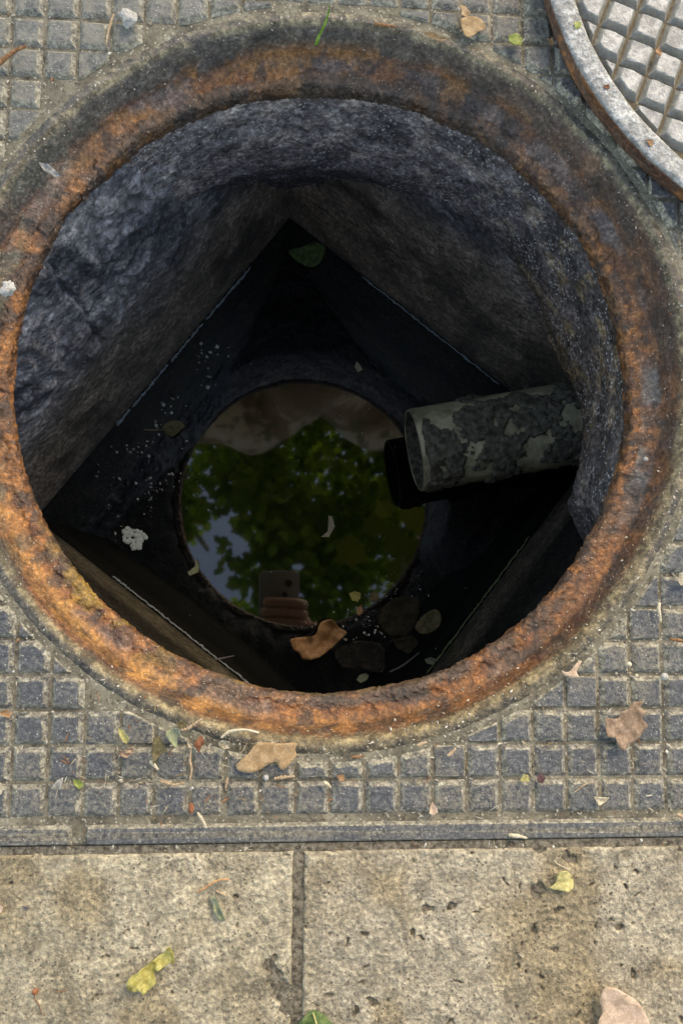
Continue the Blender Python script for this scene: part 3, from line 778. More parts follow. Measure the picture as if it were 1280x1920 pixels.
# ================================================================== the chamber under it
chamber = empty('inspection_chamber', (0, 0, WZ - .4), 'dark wet square masonry chamber below the round opening, holding black water', 'chamber')
WALLS = {}
def build_walls():
    for key, n in NORMS.items():
        tdir = np.array([-n[1], n[0]])
        ns, nz = 300, 230
        S = np.linspace(-1.03, 1.03, ns)[:, None]; Z = np.linspace(-.15, -2.25, nz)[None, :]
        base = CH_C + n * CH_H
        P = np.zeros((ns, nz, 3))
        P[..., 0] = base[0] + tdir[0] * S; P[..., 1] = base[1] + tdir[1] * S; P[..., 2] = Z
        Q = P.reshape(-1, 3)
        zf = Q[:, 2]
        up = sstep(*((-1.35, -.75) if key == 'TL' else (-1.05, -.6)), zf + .35 * (fbm(Q, 3.0, 3, 5) - .5))            # rough rendering high up
        amp = {'TL': 1.0, 'TR': .8, 'LB': .5, 'RB': .5}[key]
        slabby = np.abs(((fbm(Q, 3.3, 2, 15) * 7) % 1) - .5) * 2
        d = amp * up * (.040 * (fbm(Q, 6, 4, 25) - .5) + .022 * (ridged(Q, 9, 4, 35) - .6) + .016 * (slabby - .5) + .010 * (fbm(Q, 40, 3, 38) - .5))
        d = d + .012 * (fbm(Q, 4, 3, 45) - .5) + .003 * (fbm(Q, 50, 3, 48) - .5)
        # mortar smear that thickens towards the top
        d = d - up * .018 * amp
        wl = np.exp(-((zf - WZ) / .05) ** 2)
        d = d * (1 - .85 * wl)
        if key == 'TL':                                                         # vertical crack
            Sx = (S + 0 * Z).reshape(-1)
            d = d + .02 * np.exp(-((Sx - .18 - .1 * (fbm(Q, 5, 3, 77) - .5)) / .008) ** 2) * up
        Q[:, 0] += n[0] * d; Q[:, 1] += n[1] * d
        n1 = fbm(Q, 5, 5, 201); n2 = fbm(Q, 18, 4, 211)
        c = np.zeros_like(Q) + np.array([.27, .22, .17])
        c = mixc(c, [.075, .062, .050], sstep(.5, .7, n1) * .8)
        c = mixc(c, [.21, .175, .13], sstep(.52, .70, n2) * .45)
        c = mixc(c, [.26, .25, .26], up * .85)
        c = mixc(c, [.055, .056, .066], up * sstep(.46, .60, n1) * .85)
        c = mixc(c, [.33, .32, .31], up * sstep(.55, .7, n2) * .5)
        if key in ('RB', 'LB'): c = mixc(mixc(c, [.10, .085, .058], .85), [.026, .023, .018], sstep(-1.62, -1.38, zf))   # missing shade put into the colour: near walls almost black higher up
        c = mixc(c, [.06, .055, .05], wl * .5)
        flip = True
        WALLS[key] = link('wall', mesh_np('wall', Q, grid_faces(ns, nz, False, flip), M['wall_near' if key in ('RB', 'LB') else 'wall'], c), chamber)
build_walls()

def build_collar():
    n, m = 900, 110
    th = np.linspace(0, 2 * PI, n, endpoint=False)[:, None]
    Z = np.linspace(-.165, -1.62, m)[None, :]
    a = -Z
    r = np.where(a < .7, .906 + .05 * (a - .165) / .535, .956 + .44 * (a - .7)) + 0 * th
    P = np.stack([r * np.cos(th), r * np.sin(th), Z + 0 * th], -1)
    noise = .036 * (fbm(P, 7, 4, 301) - .5) + .016 * (fbm(P, 28, 4, 305) - .5) + .006 * (vnoise(P, 110, 309) - .5)
    lowr = sstep(.6, 1.1, a)
    noise = noise + lowr * (.07 * (fbm(P, 3.4, 3, 315) - .5) + .03 * (ridged(P, 7, 3, 318) - .6))
    # a heavier mortar mass where the pipe comes through
    ang = (((np.degrees(th) - 17 + 180) % 360) - 180)
    lump = np.exp(-(ang / 11) ** 2) * sstep(.45, 1.0, a) * (.8 + .8 * (fbm(P, 5, 3, 325) - .5))
    r = r + noise * sstep(.16, .24, a) - .06 * lump * sstep(1.7, 1.25, a)
    south = (((np.degrees(th) - 246 + 180) % 360) - 180)                 # no mortar under the near side of the ring
    r = r + .42 * sstep(97, 77, np.abs(south)) * sstep(.16, .5, a + .08 * (fbm(P, 6, 3, 371) - .5))
    east = np.exp(-((((np.degrees(th) + 3 + 180) % 360) - 180) / 13) ** 2)
    r = r + .26 * east * sstep(.62, 1.10, a)                              # the pipe's way out stays open
    sq = square_r(th) + .02
    r = np.minimum(r, sq)
    P = np.stack([r * np.cos(th), r * np.sin(th), Z + 0 * th], -1).reshape(-1, 3)
    n1 = fbm(P, 5, 4, 331); n2 = fbm(P, 16, 5, 341)
    A = (a + 0 * th).reshape(-1)
    c = np.zeros_like(P) + np.array([.20, .185, .185])
    c = mixc(c, [.40, .36, .32], sstep(.50, .66, n2) * .7)
    c = mixc(c, [.085, .082, .086], sstep(.46, .64, n1) * .75)
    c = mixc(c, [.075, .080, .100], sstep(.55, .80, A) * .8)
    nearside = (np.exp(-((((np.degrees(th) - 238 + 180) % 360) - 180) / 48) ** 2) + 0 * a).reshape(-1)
    c = mixc(c, [.050, .046, .036], nearside * (.55 + .35 * sstep(.4, .6, n2)))      # brownish shade painted on the near side to dim its mirror image
    L = (np.exp(-(ang / 24) ** 2) + 0 * a).reshape(-1)
    c = mixc(c, [.24, .18, .10], L * sstep(.4, .9, A) * .75)
    c = mixc(c, [.42, .31, .14], L * sstep(.55, .68, n2) * .6)
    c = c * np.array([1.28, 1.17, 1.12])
    c = mixc(c, c * np.array([.50, .44, .36]), (np.exp(-((((np.degrees(th) - 5 + 180) % 360) - 180) / 30) ** 2) + 0 * a).reshape(-1))   # darker, browner mortar round the pipe
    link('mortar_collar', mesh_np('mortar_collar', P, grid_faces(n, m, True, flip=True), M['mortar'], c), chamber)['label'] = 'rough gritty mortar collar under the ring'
build_collar()

def build_waterlines():
    for key, pts in WLINE.items():
        nrm = NORMS[key]; d = CH_H + CH_C @ nrm
        seg = []
        path = smooth_path([(p[0], p[1], 0) for p in pts], 14)
        V = []; F = []
        rr = random.Random(len(key) + ord(key[0]))
        run = []
        def flush(run):
            if len(run) < 3: return
            rad = [(.0030 + (.006 if key == 'TL' else .003) * rr.random()) * (1 if 0 < i < len(run) - 1 else .3) for i in range(len(run))]
            v, f = tube(run, rad, 6, True, .6, rr.randint(0, 999))
            link('scale_line', mesh_np('scale_line', v, f, M['scale_green' if key == 'RB' else 'scale']), WALLS[key])
        for i, p in enumerate(path):
            q = np.array([p.x, p.y]); q = q - nrm * (q @ nrm - (d - .012 + .006 * (rr.random() - .5)))
            if rr.random() < (.035 if key == 'TL' else .0):
                flush(run); run = []
            else: run.append((q[0], q[1], WZ + .004 + .003 * rr.random()))
        flush(run)
build_waterlines()

# ------------------------------------------------------------------ water
def build_water():
    t = NT('black_water')
    t.set((.0022, .0032, .0032), .028, 1.0)
    t.b.inputs['IOR'].default_value = 1.48
    t.bump(t.noise(14, 2, .4), .05, .0008)
    h = CH_H + .02
    V = [tuple(CH_C + CU * h * a + CV * h * b) + (WZ,) for a, b in ((-1, -1), (1, -1), (1, 1), (-1, 1))]
    o = link('water', mesh_np('water', V, [(0, 1, 2, 3)], t.m, smooth=False))
    tag(o, 'still black water reflecting foliage at the bottom of the chamber', kind='structure')
build_water()

# ------------------------------------------------------------------ drain pipe
def build_pipe():
    A = Vector((.467, .032, -1.478)); B = Vector((1.36, .2035, -1.462))
    ax = (B - A).normalized(); s = ax.cross(Vector((0, 0, 1))).normalized(); w = s.cross(ax)
    root = empty('drain_pipe', tuple(B), 'short grey plastic drain pipe caked with dark mud, poking from the right wall', 'pipe')
    ro, ri = .195, .184; L = (B - A).length
    n = 96
    prof = [(ro, L), (ro, L * .66), (ro, L * .33), (ro, .012), (ro - .003, .002), (ro - .009, 0), (ro - .011, .004)]
    V = []
    for k in range(n):
        a = 2 * PI * k / n; e = s * math.cos(a) + w * math.sin(a)
        for r, x in prof: V.append(tuple(A + ax * x + e * r))
    V = np.array(V)
    body = link('tube', mesh_np('tube', V, grid_faces(n, len(prof), True), M['pipe']), root)
    Vb = []
    for k in range(n):
        a = 2 * PI * k / n; e = s * math.cos(a) + w * math.sin(a)
        for r, x in ((ro - .0105, .003), (ri - .004, .03), (ri - .006, L * .5), (ri - .006, L)): Vb.append(tuple(A + ax * x + e * r))
    link('bore', mesh_np('bore', np.array(Vb), grid_faces(n, 4, True), M['mud']), root)
    # mud crust lying over the upper half of the tube
    na, nl = 220, 260
    th = np.linspace(-1.9, 1.9, na)[:, None]; x = np.linspace(.006, L, nl)[None, :]
    e = np.array(w)[None, None, :] * np.cos(th)[..., None] + np.array(s)[None, None, :] * np.sin(th)[..., None]
    C0 = np.array(A) + np.array(ax) * x[..., None]
    Q = C0 + e * ro
    q = fbm(Q, 7, 5, 401) + .22 * (fbm(Q, 30, 3, 411) - .5)
    bias = .17 * (np.cos(np.clip(1.2 * (th - .15), -PI, PI)) - .66) + .10 * sstep(.05, .5, x / L) * 0 + .02 * np.sin(x * 7)
    k = q + bias - .515
    k = np.minimum(k, (sstep(.0, .06, x + .05 * (fbm(Q, 12, 3, 431) - .5)) - .4) * .3)
    hgt = np.clip(k, -.02, .09)
    rad = ro + .001 + np.where(k > 0, .005 + .12 * np.clip(hgt, 0, 1) + .010 * (fbm(Q, 60, 3, 421) - .4), -.012)
    P = (C0 + e * rad[..., None]).reshape(-1, 3)
    F = grid_faces(na, nl)
    on = (k.reshape(-1) > -.012)
    F = F[on[F].any(1)]
    used = np.unique(F); mp = -np.ones(len(P), int); mp[used] = np.arange(len(used))
    link('mud_crust', mesh_np('mud_crust', P[used], mp[F], M['mud']), body)['label'] = 'flaking dark mud caked on top of the pipe'
build_pipe()

# ================================================================== the lifted-off cover, lying over the frame's corner
LX, LY, LR, LA = 1.521, 1.277, .950, R(-20.6)
def build_cover():
    root = empty('manhole_cover', (LX, LY, .016), 'round studded iron cover lifted off and lying over the top right corner', 'manhole cover')
    n = 1100
    th = np.linspace(0, 2 * PI, n, endpoint=False)[:, None]
    prof = np.array([(.60, .018), (.925, .018), (.938, .022), (.944, .036), (.947, .06), (.950, .078), (.949, .086), (.944, .0915), (.935, .0935),
                     (.915, .0940), (.897, .0935), (.889, .0915), (.884, .086), (.881, .076), (.876, .072)])
    s = np.concatenate([[0], np.cumsum(np.hypot(*np.diff(prof, axis=0).T))])
    keep = np.concatenate([[0], np.linspace(s[1], s[-1], 46)])
    r = np.interp(keep, s, prof[:, 0])[None, :] + 0 * th; z = np.interp(keep, s, prof[:, 1])[None, :] + 0 * th
    P = np.stack([LX + r * np.cos(th), LY + r * np.sin(th), z], -1)
    z = z + .0035 * (fbm(P, 26, 3, 501) - .5) + .0025 * (fbm(P, 80, 3, 505) - .5); r = r + .004 * (fbm(P, 14, 4, 511) - .5)
    P = np.stack([LX + r * np.cos(th), LY + r * np.sin(th), z], -1).reshape(-1, 3)
    zf = z.reshape(-1); rf = r.reshape(-1)
    n1 = fbm(P, 9, 4, 521); n2 = fbm(P, 40, 4, 531)
    c = np.zeros_like(P) + np.array([.27, .272, .265])
    c = mixc(c, [.25, .255, .255], sstep(.45, .65, n1) * .7)
    c = mixc(c, [.47, .47, .45], sstep(.52, .68, n2) * .6)
    side = sstep(.088, .078, zf) * sstep(.90, .93, rf)
    rust = mixc(np.zeros_like(P) + np.array([.115, .058, .038]), [.24, .105, .042], sstep(.42, .62, n1))
    rust = mixc(rust, [.09, .08, .075], sstep(.58, .72, n2) * .6)
    c = mixc(c, rust, side)
    c = mixc(c, [.17, .145, .10], sstep(.895, .882, rf) * .8)
    link('rim', mesh_np('rim', P, grid_faces(n, len(keep), True), M['lid'], c), root)['label'] = 'worn pale rim with rusty edge'
    # recessed plate
    nb = 240; V = [(LX, LY, .0715)] + [(LX + .885 * math.cos(2 * PI * k / nb), LY + .885 * math.sin(2 * PI * k / nb), .0715) for k in range(nb)]
    link('plate', mesh_np('plate', V, [(0, 1 + k, 1 + (k + 1) % nb) for k in range(nb)], M['lid_groove'], smooth=False), root)
    p = .0868; h = p * .465
    full = [(-h, -h), (h, -h), (h, h), (-h, h)]
    G = stud_geo(full, .019, 0, .0115); lids = [mesh_np('cover_stud', *stud_geo(full, .019, 0, .0115, k + 30), M['lid_iron'], smooth=False) for k in range(8)]
    ca, sa = math.cos(LA), math.sin(LA); Vs = []; Fs = []; rr = random.Random(8)
    RC = .873
    for i in range(-11, 12):
        for j in range(-11, 12):
            u, v = (i + .32) * p, (j + .12) * p
            rs = [math.hypot(u + q[0], v + q[1]) for q in full]
            if min(rs) > RC: continue
            x, y = LX + u * ca - v * sa, LY + u * sa + v * ca
            seen = x < 1.16 and y < 1.24
            if max(rs) <= RC: g = G; me_ = rr.choice(lids)
            else:
                l = math.hypot(u, v); poly = clip(full, u / l, v / l, RC - l, True)
                if len(poly) < 3 or area(poly) < p * p * .1: continue
                g = stud_geo(poly, .019, 0, .0125) or stud_geo(poly, .012, 0, .006)
                if g is None: continue
                me_ = mesh_np('cover_stud_cut', g[0], g[1], M['lid_iron'], smooth=False) if seen else None
            if seen:
                o = link('stud', me_, root, (x * U, y * U, .0715 * U)); o.rotation_euler[2] = LA; o.scale[2] = rr.uniform(.92, 1.08)
            else:
                b = len(Vs); Vs += [(x + q[0] * ca - q[1] * sa, y + q[0] * sa + q[1] * ca, .0715 + q[2]) for q in g[0]]; Fs += [tuple(k + b for k in f) for f in g[1]]
    o = link('far_studs', mesh_np('cover_far_studs', Vs, Fs, M['lid_iron'], smooth=False), root); o['kind'] = 'stuff'
def m_lid():
    t = NT('cover_iron')
    mid = t.noise(150, 5, .7); fine = t.noise(1300, 4, .7)
    c = t.ramp(mid, [(.38, (.12, .123, .126)), (.5, (.23, .233, .23)), (.62, (.39, .385, .37))])
    nz = t.n('SeparateXYZ'); t.l(t.n('NewGeometry').outputs['True Normal'], nz.inputs[0])
    slope = t.ramp(nz.outputs['Z'], [(.60, 1.0), (.97, 0.0)])
    dn = t.ramp(t.noise(420, 4, .7), [(.3, .15), (.65, 1.0)])
    c = t.mix(c, t.mix((.13, .13, .135), (.30, .27, .20), dn), t.math('MULTIPLY', slope, .85))
    t.set(c, .42, .6); t.bump(fine, .6, .0005); t.bump(t.noise(420, 3, .6), .4, .0007)
    M['lid_iron'] = t.m
    t = NT('cover_groove'); a = t.noise(300, 5, .7)
    t.set(t.ramp(a, [(.3, (.07, .055, .038)), (.7, (.19, .155, .10))]), .9, .2); t.bump(a, .8, .001)
    M['lid_groove'] = t.m
m_lid()
build_cover()
# ================================================================== litter
_mats = {}
def lmat(key, c0, c1, **kw):
    if key not in _mats: _mats[key] = m_plain('litter_' + key, c0, c1, **kw)
    return _mats[key]
LEAFC = {
 'tan': ((.40, .25, .12), (.60, .42, .24)), 'brown': ((.26, .17, .11), (.46, .33, .235)), 'yellow': ((.42, .36, .09), (.66, .60, .22)),
 'pink': ((.58, .42, .30), (.78, .60, .46)), 'green': ((.06, .11, .03), (.17, .24, .08)), 'lemon': ((.46, .41, .15), (.72, .64, .30)),
 'bluegreen': ((.22, .26, .20), (.42, .44, .22)), 'limegreen': ((.20, .26, .05), (.42, .44, .13)), 'cream': ((.45, .38, .26), (.70, .62, .47)),
 'rust': ((.20, .07, .03), (.36, .15, .08)), 'orange': ((.38, .20, .09), (.58, .34, .18)), 'purple': ((.10, .05, .05), (.20, .10, .10)),
 'olive': ((.14, .11, .05), (.28, .23, .11)), 'white': ((.30, .285, .26), (.58, .56, .52)), 'bark': ((.16, .075, .035), (.34, .18, .09)),
 'twig': ((.30, .20, .12), (.52, .39, .26)), 'grey': ((.12, .11, .12), (.26, .24, .24)),
}
def leafmat(k, trans=.25):
    c0, c1 = LEAFC[k]
    return lmat(k, c0, c1, scale=260, rough=.6, spec=.35, bump=.5, trans=trans, veins=tuple(v * .72 for v in c0))
def twigmat(k): return lmat('t_' + k, *LEAFC[k], scale=700, rough=.8, spec=.25, bump=.8, dist=.0006)

def flake_mesh(outline, z, mat, lift=.006, curl=.25, fold=0.0, seed=0, thick=.0016, step=None, wrinkle=.10, origin=None):
    """a dry leaf: outline on the ground -> curled, wrinkled sheet with thickness"""
    pts = [Vector(p) for p in outline]
    if area([tuple(p) for p in pts]) < 0: pts = pts[::-1]
    closed = smooth_path(pts + [pts[0]], 3)[:-1] if len(pts) > 6 else pts
    b = [Vector((p[0], p[1])) for p in closed]
    xs = [p.x for p in b]; ys = [p.y for p in b]
    sz = max(max(xs) - min(xs), max(ys) - min(ys))
    st = step or sz / 16
    cx, cy = sum(xs) / len(xs), sum(ys) / len(ys)
    rr = random.Random(seed)
    inner = []
    y = min(ys)
    while y < max(ys):
        x = min(xs)
        while x < max(xs):
            p = Vector((x + rr.uniform(-.2, .2) * st, y + rr.uniform(-.2, .2) * st))
            # inside test with margin
            ins = False; n = len(b); near = 9
            for i in range(n):
                p1, p2 = b[i], b[(i + 1) % n]
                if (p1.y > p.y) != (p2.y > p.y) and p.x < (p2.x - p1.x) * (p.y - p1.y) / (p2.y - p1.y) + p1.x: ins = not ins
                near = min(near, (p1 - p).length)
            if ins and near > st * .5: inner.append(p)
            x += st
        y += st
    vs = b + inner
    r = geometry.delaunay_2d_cdt(vs, [], [list(range(len(b)))], 1, 1e-6)
    V2, F = r[0], r[2]
    # long axis
    P = np.array([(v.x - cx, v.y - cy) for v in V2])
    w, ev = np.linalg.eigh(np.cov(np.array([(p.x - cx, p.y - cy) for p in b]).T))
    a, c = P @ ev[:, 1], P @ ev[:, 0]
    an, cn = a / (np.abs(a).max() + 1e-9), c / (np.abs(c).max() + 1e-9)
    P3 = np.concatenate([P * 0 + P, np.full((len(P), 1), seed * 1.7)], 1)
    zz = curl * sz * (.35 * cn ** 2 + .25 * an ** 2 * np.sign(math.sin(seed * 3.1) + .3)) - fold * sz * np.abs(cn) * .4
    zz = zz + wrinkle * sz * (fbm(P3, 5 / sz, 3, seed) - .5) - .012 * sz * np.exp(-(cn / .08) ** 2)
    zz = zz - zz.min() + lift
    top = np.c_[P[:, 0], P[:, 1], zz]; bot = top.copy(); bot[:, 2] -= thick
    n = len(P); Fa = [tuple(f) for f in F] + [tuple(k + n for k in f[::-1]) for f in F]
    cnt = {}
    for f in F:
        for i in range(len(f)):
            e = (f[i], f[(i + 1) % len(f)]); cnt[e] = cnt.get(e, 0) + 1
    for (i, j) in cnt:
        if (j, i) not in cnt: Fa.append((j, i, i + n, j + n))
    return mesh_np('flake', np.r_[top, bot], Fa, mat), (cx, cy)

def flake(key, name, label, cat, col, group=None, src=None, z=None, **kw):
    zz, ol = (FLAKE[key] if src is None else (WZ, src[key]))
    if z is not None: zz = z
    me, (cx, cy) = flake_mesh(ol, zz, leafmat(col) if isinstance(col, str) else col, seed=(sum(map(ord, key)) % 97) + 1, **kw)
    o = link(name, me, None, (cx * U, cy * U, zz * U))
    return tag(o, label, cat, group)

G_L = 'dry leaves and leaf scraps on the ground'
SLB = .012
flake('tan_flat', 'dry_leaf', 'large flat tan leaf with a notched edge, below the ring', 'leaf', 'tan', G_L, curl=.05, wrinkle=.05)
flake('brown_lobed', 'dry_leaf', 'crumpled pinkish brown lobed leaf on the studs, lower right', 'leaf', 'brown', G_L, curl=.12, wrinkle=.22)
flake('yellow_curled', 'dry_leaf', 'twisted pale yellow leaf on the left paving slab', 'leaf', 'yellow', G_L, curl=.55, wrinkle=.50)
flake('pink_lobed', 'dry_leaf', 'smooth pinkish tan lobed leaf on the right slab, bottom edge', 'leaf', 'pink', G_L, curl=.22, wrinkle=.07, lift=.012)
g = flake('green_bottom', 'fresh_leaf', 'green leaf with a pale midrib across the slab joint, bottom edge', 'leaf', 'green', G_L, curl=-.05, fold=.5, wrinkle=.05)
flake('yellow_pit', 'dry_leaf', 'small folded yellow leaf beside a pit in the right slab', 'leaf', 'lemon', G_L, curl=.45, wrinkle=.25)
flake('blue_curl', 'dry_leaf', 'small curled grey green and yellow leaf on the left slab', 'leaf', 'bluegreen', G_L, curl=.4)
flake('tan_top', 'dry_leaf', 'tan broken leaf flat on the studs above the ring', 'leaf', 'tan', G_L, curl=.08)
flake('tan_top_small', 'leaf_scrap', 'small twisted tan scrap just above the tan broken leaf, top edge', 'leaf scrap', 'tan', G_L)
flake('green_top', 'leaf_scrap', 'lime green leaf piece on the studs left of the cover', 'leaf scrap', 'limegreen', G_L, curl=.2)
flake('tan_sliver_top', 'leaf_scrap', 'thin tan sliver on the outer seam at the top of the ring', 'leaf scrap', 'tan', G_L)
flake('y_bract', 'dry_bract', 'pale orange forked bract at the lower right of the ring', 'bract', 'pink', G_L, curl=.3)
flake('cream_right', 'dry_leaf', 'cream curled leaf at the right edge beside the ring', 'leaf', 'cream', G_L, curl=.4, lift=.015)
flake('cream_horn', 'dry_bract', 'cream horn shaped bract near the right end of the border rib', 'bract', 'cream', G_L, curl=.3)
flake('pink_flame', 'dry_bract', 'pink flame shaped bract standing out above the border rib', 'bract', 'pink', G_L, curl=.3)
flake('yellow_bit', 'leaf_scrap', 'tiny yellow petal in a groove, beside a purple one', 'leaf scrap', 'lemon', G_L)
flake('purple_bit', 'leaf_scrap', 'tiny purple brown petal in a groove, beside a yellow one', 'leaf scrap', 'purple', G_L)
flake('cream_husk', 'dry_husk', 'cream husk on the studs below the ring, lower left', 'husk', 'lemon', G_L, curl=.5)
flake('husk_brown', 'dry_husk', 'crinkled brown husk just under the cream husk', 'husk', 'brown', G_L, curl=.5, wrinkle=.4)
flake('brown_triangle', 'dry_leaf', 'olive brown triangular leaf folded into a groove, lower left', 'leaf', 'olive', G_L, curl=.35, lift=.01)
flake('green_cup', 'dry_leaf', 'small cupped yellow green leaf against the lower left of the ring', 'leaf', 'bluegreen', G_L, curl=.55, lift=.01)
flake('olive_scrap', 'leaf_scrap', 'olive scrap tucked behind the cupped yellow green leaf', 'leaf scrap', 'olive', G_L)
flake('red_bract', 'dry_bract', 'red brown pointed bract below the ring, left of the flat tan leaf', 'bract', 'rust', G_L, curl=.5, lift=.01)
flake('cream_beak', 'dry_bract', 'small cream beak shaped bract left of the red brown bract', 'bract', 'cream', G_L, curl=.3)
flake('pale_puff', 'dry_husk', 'whitish crumpled husk at the left end of the white curved stalk', 'husk', 'cream', G_L, curl=.5, wrinkle=.5)
flake('white_scrap', 'leaf_scrap', 'whitish papery scrap on the studs at the lower left', 'leaf scrap', 'white', G_L, curl=.4)
flake('green_chip', 'leaf_scrap', 'small green and tan leaf chip right of the whitish papery scrap', 'leaf scrap', 'limegreen', G_L, curl=.2)
flake('orange_bract', 'dry_bract', 'orange tan bract on the studs at the left edge', 'bract', 'orange', G_L, curl=.4)
flake('pale_cross', 'leaf_scrap', 'pale cross shaped scrap at the left edge above the border rib', 'leaf scrap', 'cream', G_L)
flake('orange_chip', 'leaf_scrap', 'square orange chip in a groove right of the flat tan leaf', 'leaf scrap', 'orange', G_L)
LZ = .0945
flake('lid_yellow', 'leaf_scrap', 'small yellow scrap inside the rim of the cover, top edge', 'leaf scrap', 'limegreen', G_L, z=.09)
flake('lid_orange', 'dry_bract', 'small orange bract in the cover, right side against its rim', 'bract', 'orange', G_L, z=.09, curl=.4)
flake('lid_tan', 'leaf_scrap', 'tan scrap between the cover studs near the right edge', 'leaf scrap', 'orange', G_L, z=.09, curl=.4)
flake('lid_red', 'leaf_scrap', 'red brown scrap inside the cover halfway along its rim', 'leaf scrap', 'rust', G_L, z=.09)
flake('edge_tan', 'leaf_scrap', 'tan scrap against the rusty outer edge of the cover', 'leaf scrap', 'orange', G_L)
flake('slab_grey_chip', 'leaf_scrap', 'tiny grey chip on the left slab near its left edge', 'leaf scrap', 'grey', G_L)
flake('pink_left', 'leaf_scrap', 'pink scrap on the paving at the left edge', 'leaf scrap', 'pink', G_L, curl=.3)
flake('cream_speck_slab', 'leaf_scrap', 'tiny cream flake on the right slab left of a dark pit', 'leaf scrap', 'cream', G_L)
flake('rim_white', 'dry_husk', 'whitish fibrous husk stuck on the upper left of the ring', 'husk', 'white', G_L, curl=.3, wrinkle=.4)

# midrib of the fresh leaf
def midrib(o, a, b, z0):
    path = [Vector(a).lerp(Vector(b), k / 8) for k in range(9)]
    V, F = tube([(p.x - o.location.x / U, p.y - o.location.y / U, z0 + .004 * math.sin(k * .4)) for k, p in enumerate(path)], [.0035 - .0002 * k for k in range(9)], 6)
    link('midrib', mesh_np('midrib', V, F, leafmat('lemon')), None).parent = o
bb = [v.co.z for v in g.data.vertices]
midrib(g, (.003, -1.74), (-.030, -1.645), max(bb) / U - .004)

G_T = 'twigs and catkins on the ground'
def twig(key, name, label, cat, col, src=None, knobs=False, lift=0.0, rmul=1.0, group=G_T, bend=0.0):
    if src is None: z, r, pts = TWIG[key]
    else: r, pts = src[key]; z = WZ + .004
    path = smooth_path([(p[0], p[1], 0) for p in pts], 8)
    n = len(path); cx = sum(p.x for p in path) / n; cy = sum(p.y for p in path) / n
    rr = random.Random(sum(map(ord, key)))
    ps = []; rad = []
    for i, p in enumerate(path):
        t = i / (n - 1)
        ps.append((p.x - cx, p.y - cy, r + lift + bend * math.sin(PI * t) + rr.uniform(-.1, .1) * r))
        q = r * rmul * (.75 + .35 * math.sin(PI * min(1, t * 1.15 + .08)))
        if knobs: q *= 1 + .32 * math.sin(i * 2.1)
        rad.append(q * (.55 if i in (0, n - 1) else 1))
    V, F = tube(ps, rad, 7, True, .35, 3)
    o = link(name, mesh_np(name, V, F, twigmat(col)), None, (cx * U, cy * U, z * U))
    return tag(o, label, cat, group)
twig('stick_left', 'bark_stick', 'orange brown stick lying over the studs, top left edge', 'stick', 'bark')
twig('twig_top', 'dry_twig', 'tan twig in a groove left of the white dropping, top left', 'twig', 'twig')
twig('twig_ringtop', 'dry_twig', 'short brown twig on the seam at the top of the ring', 'twig', 'bark')
twig('catkin_upper', 'catkin', 'pinkish catkin leaning on the lower left outside of the ring', 'catkin', 'twig', knobs=True)
twig('catkin_flat', 'catkin', 'curved brown catkin lying in a groove below the olive brown leaf', 'catkin', 'twig', knobs=True)
twig('catkin_short', 'catkin', 'short pale catkin pointing across the border rib, lower left', 'catkin', 'cream', knobs=True)
twig('red_stem', 'dry_twig', 'upright pinkish brown stem in a groove left of the flat tan leaf', 'twig', 'twig')
twig('white_curl', 'dry_stalk', 'white curved stalk along the foot of the ring, above the tan leaf', 'stalk', 'cream')
twig('catkin_mid', 'catkin', 'small straight catkin in the groove under the flat tan leaf', 'catkin', 'twig', knobs=True)
twig('twig_cream', 'dry_stalk', 'stubby cream stalk on a stud right of the flat tan leaf', 'stalk', 'cream')
twig('twig_dark1', 'dry_twig', 'thin brown twig on a stud below the middle of the ring', 'twig', 'bark')
twig('twig_rust', 'dry_twig', 'short tan twig at the foot of the ring, lower right of its middle', 'twig', 'twig')
twig('twig_groove', 'dry_twig', 'olive twig standing in the groove below the flat tan leaf, left', 'twig', 'twig')
twig('stub_cream', 'dry_stalk', 'pale club shaped stub below the olive brown triangular leaf', 'stalk', 'cream')
twig('twig_tan_b', 'dry_twig', 'small bent tan twig on a stud right of the ring foot twig', 'twig', 'twig')
twig('stem_v', 'dry_stalk', 'greenish tan stalk upright in a groove near the right edge', 'stalk', 'cream')
twig('stick_right', 'dry_twig', 'red brown stick running out at the right edge', 'twig', 'bark')
twig('twig_edge', 'dry_stalk', 'pale stalk in the gap between border rib and right slab', 'stalk', 'cream')
twig('twig_orange_r', 'dry_twig', 'orange twig at the right edge on the border rib', 'twig', 'twig')
twig('hair', 'dry_grass_stalk', 'hair thin grass stalk over the studs, lower right', 'stalk', 'twig')
twig('slab_catkin', 'catkin', 'arched orange catkin on the left slab above the curled leaf', 'catkin', 'orange', knobs=True, bend=.012)
twig('slab_bit', 'dry_twig', 'short tan twig between the arched catkin and curled leaf', 'twig', 'twig')
st = twig('flower_stem', 'dry_flower', 'tiny dried flower with red head and dark bent stem, left slab', 'flower', 'bark', rmul=.55)
twig('slab_dash', 'dry_twig', 'thin dark twig flat on the left slab, right of the dried flower', 'twig', 'bark', rmul=.6)
twig('pit_hair', 'dry_stalk', 'thin pale stalk over the pit by the folded yellow leaf', 'stalk', 'cream', rmul=.6)

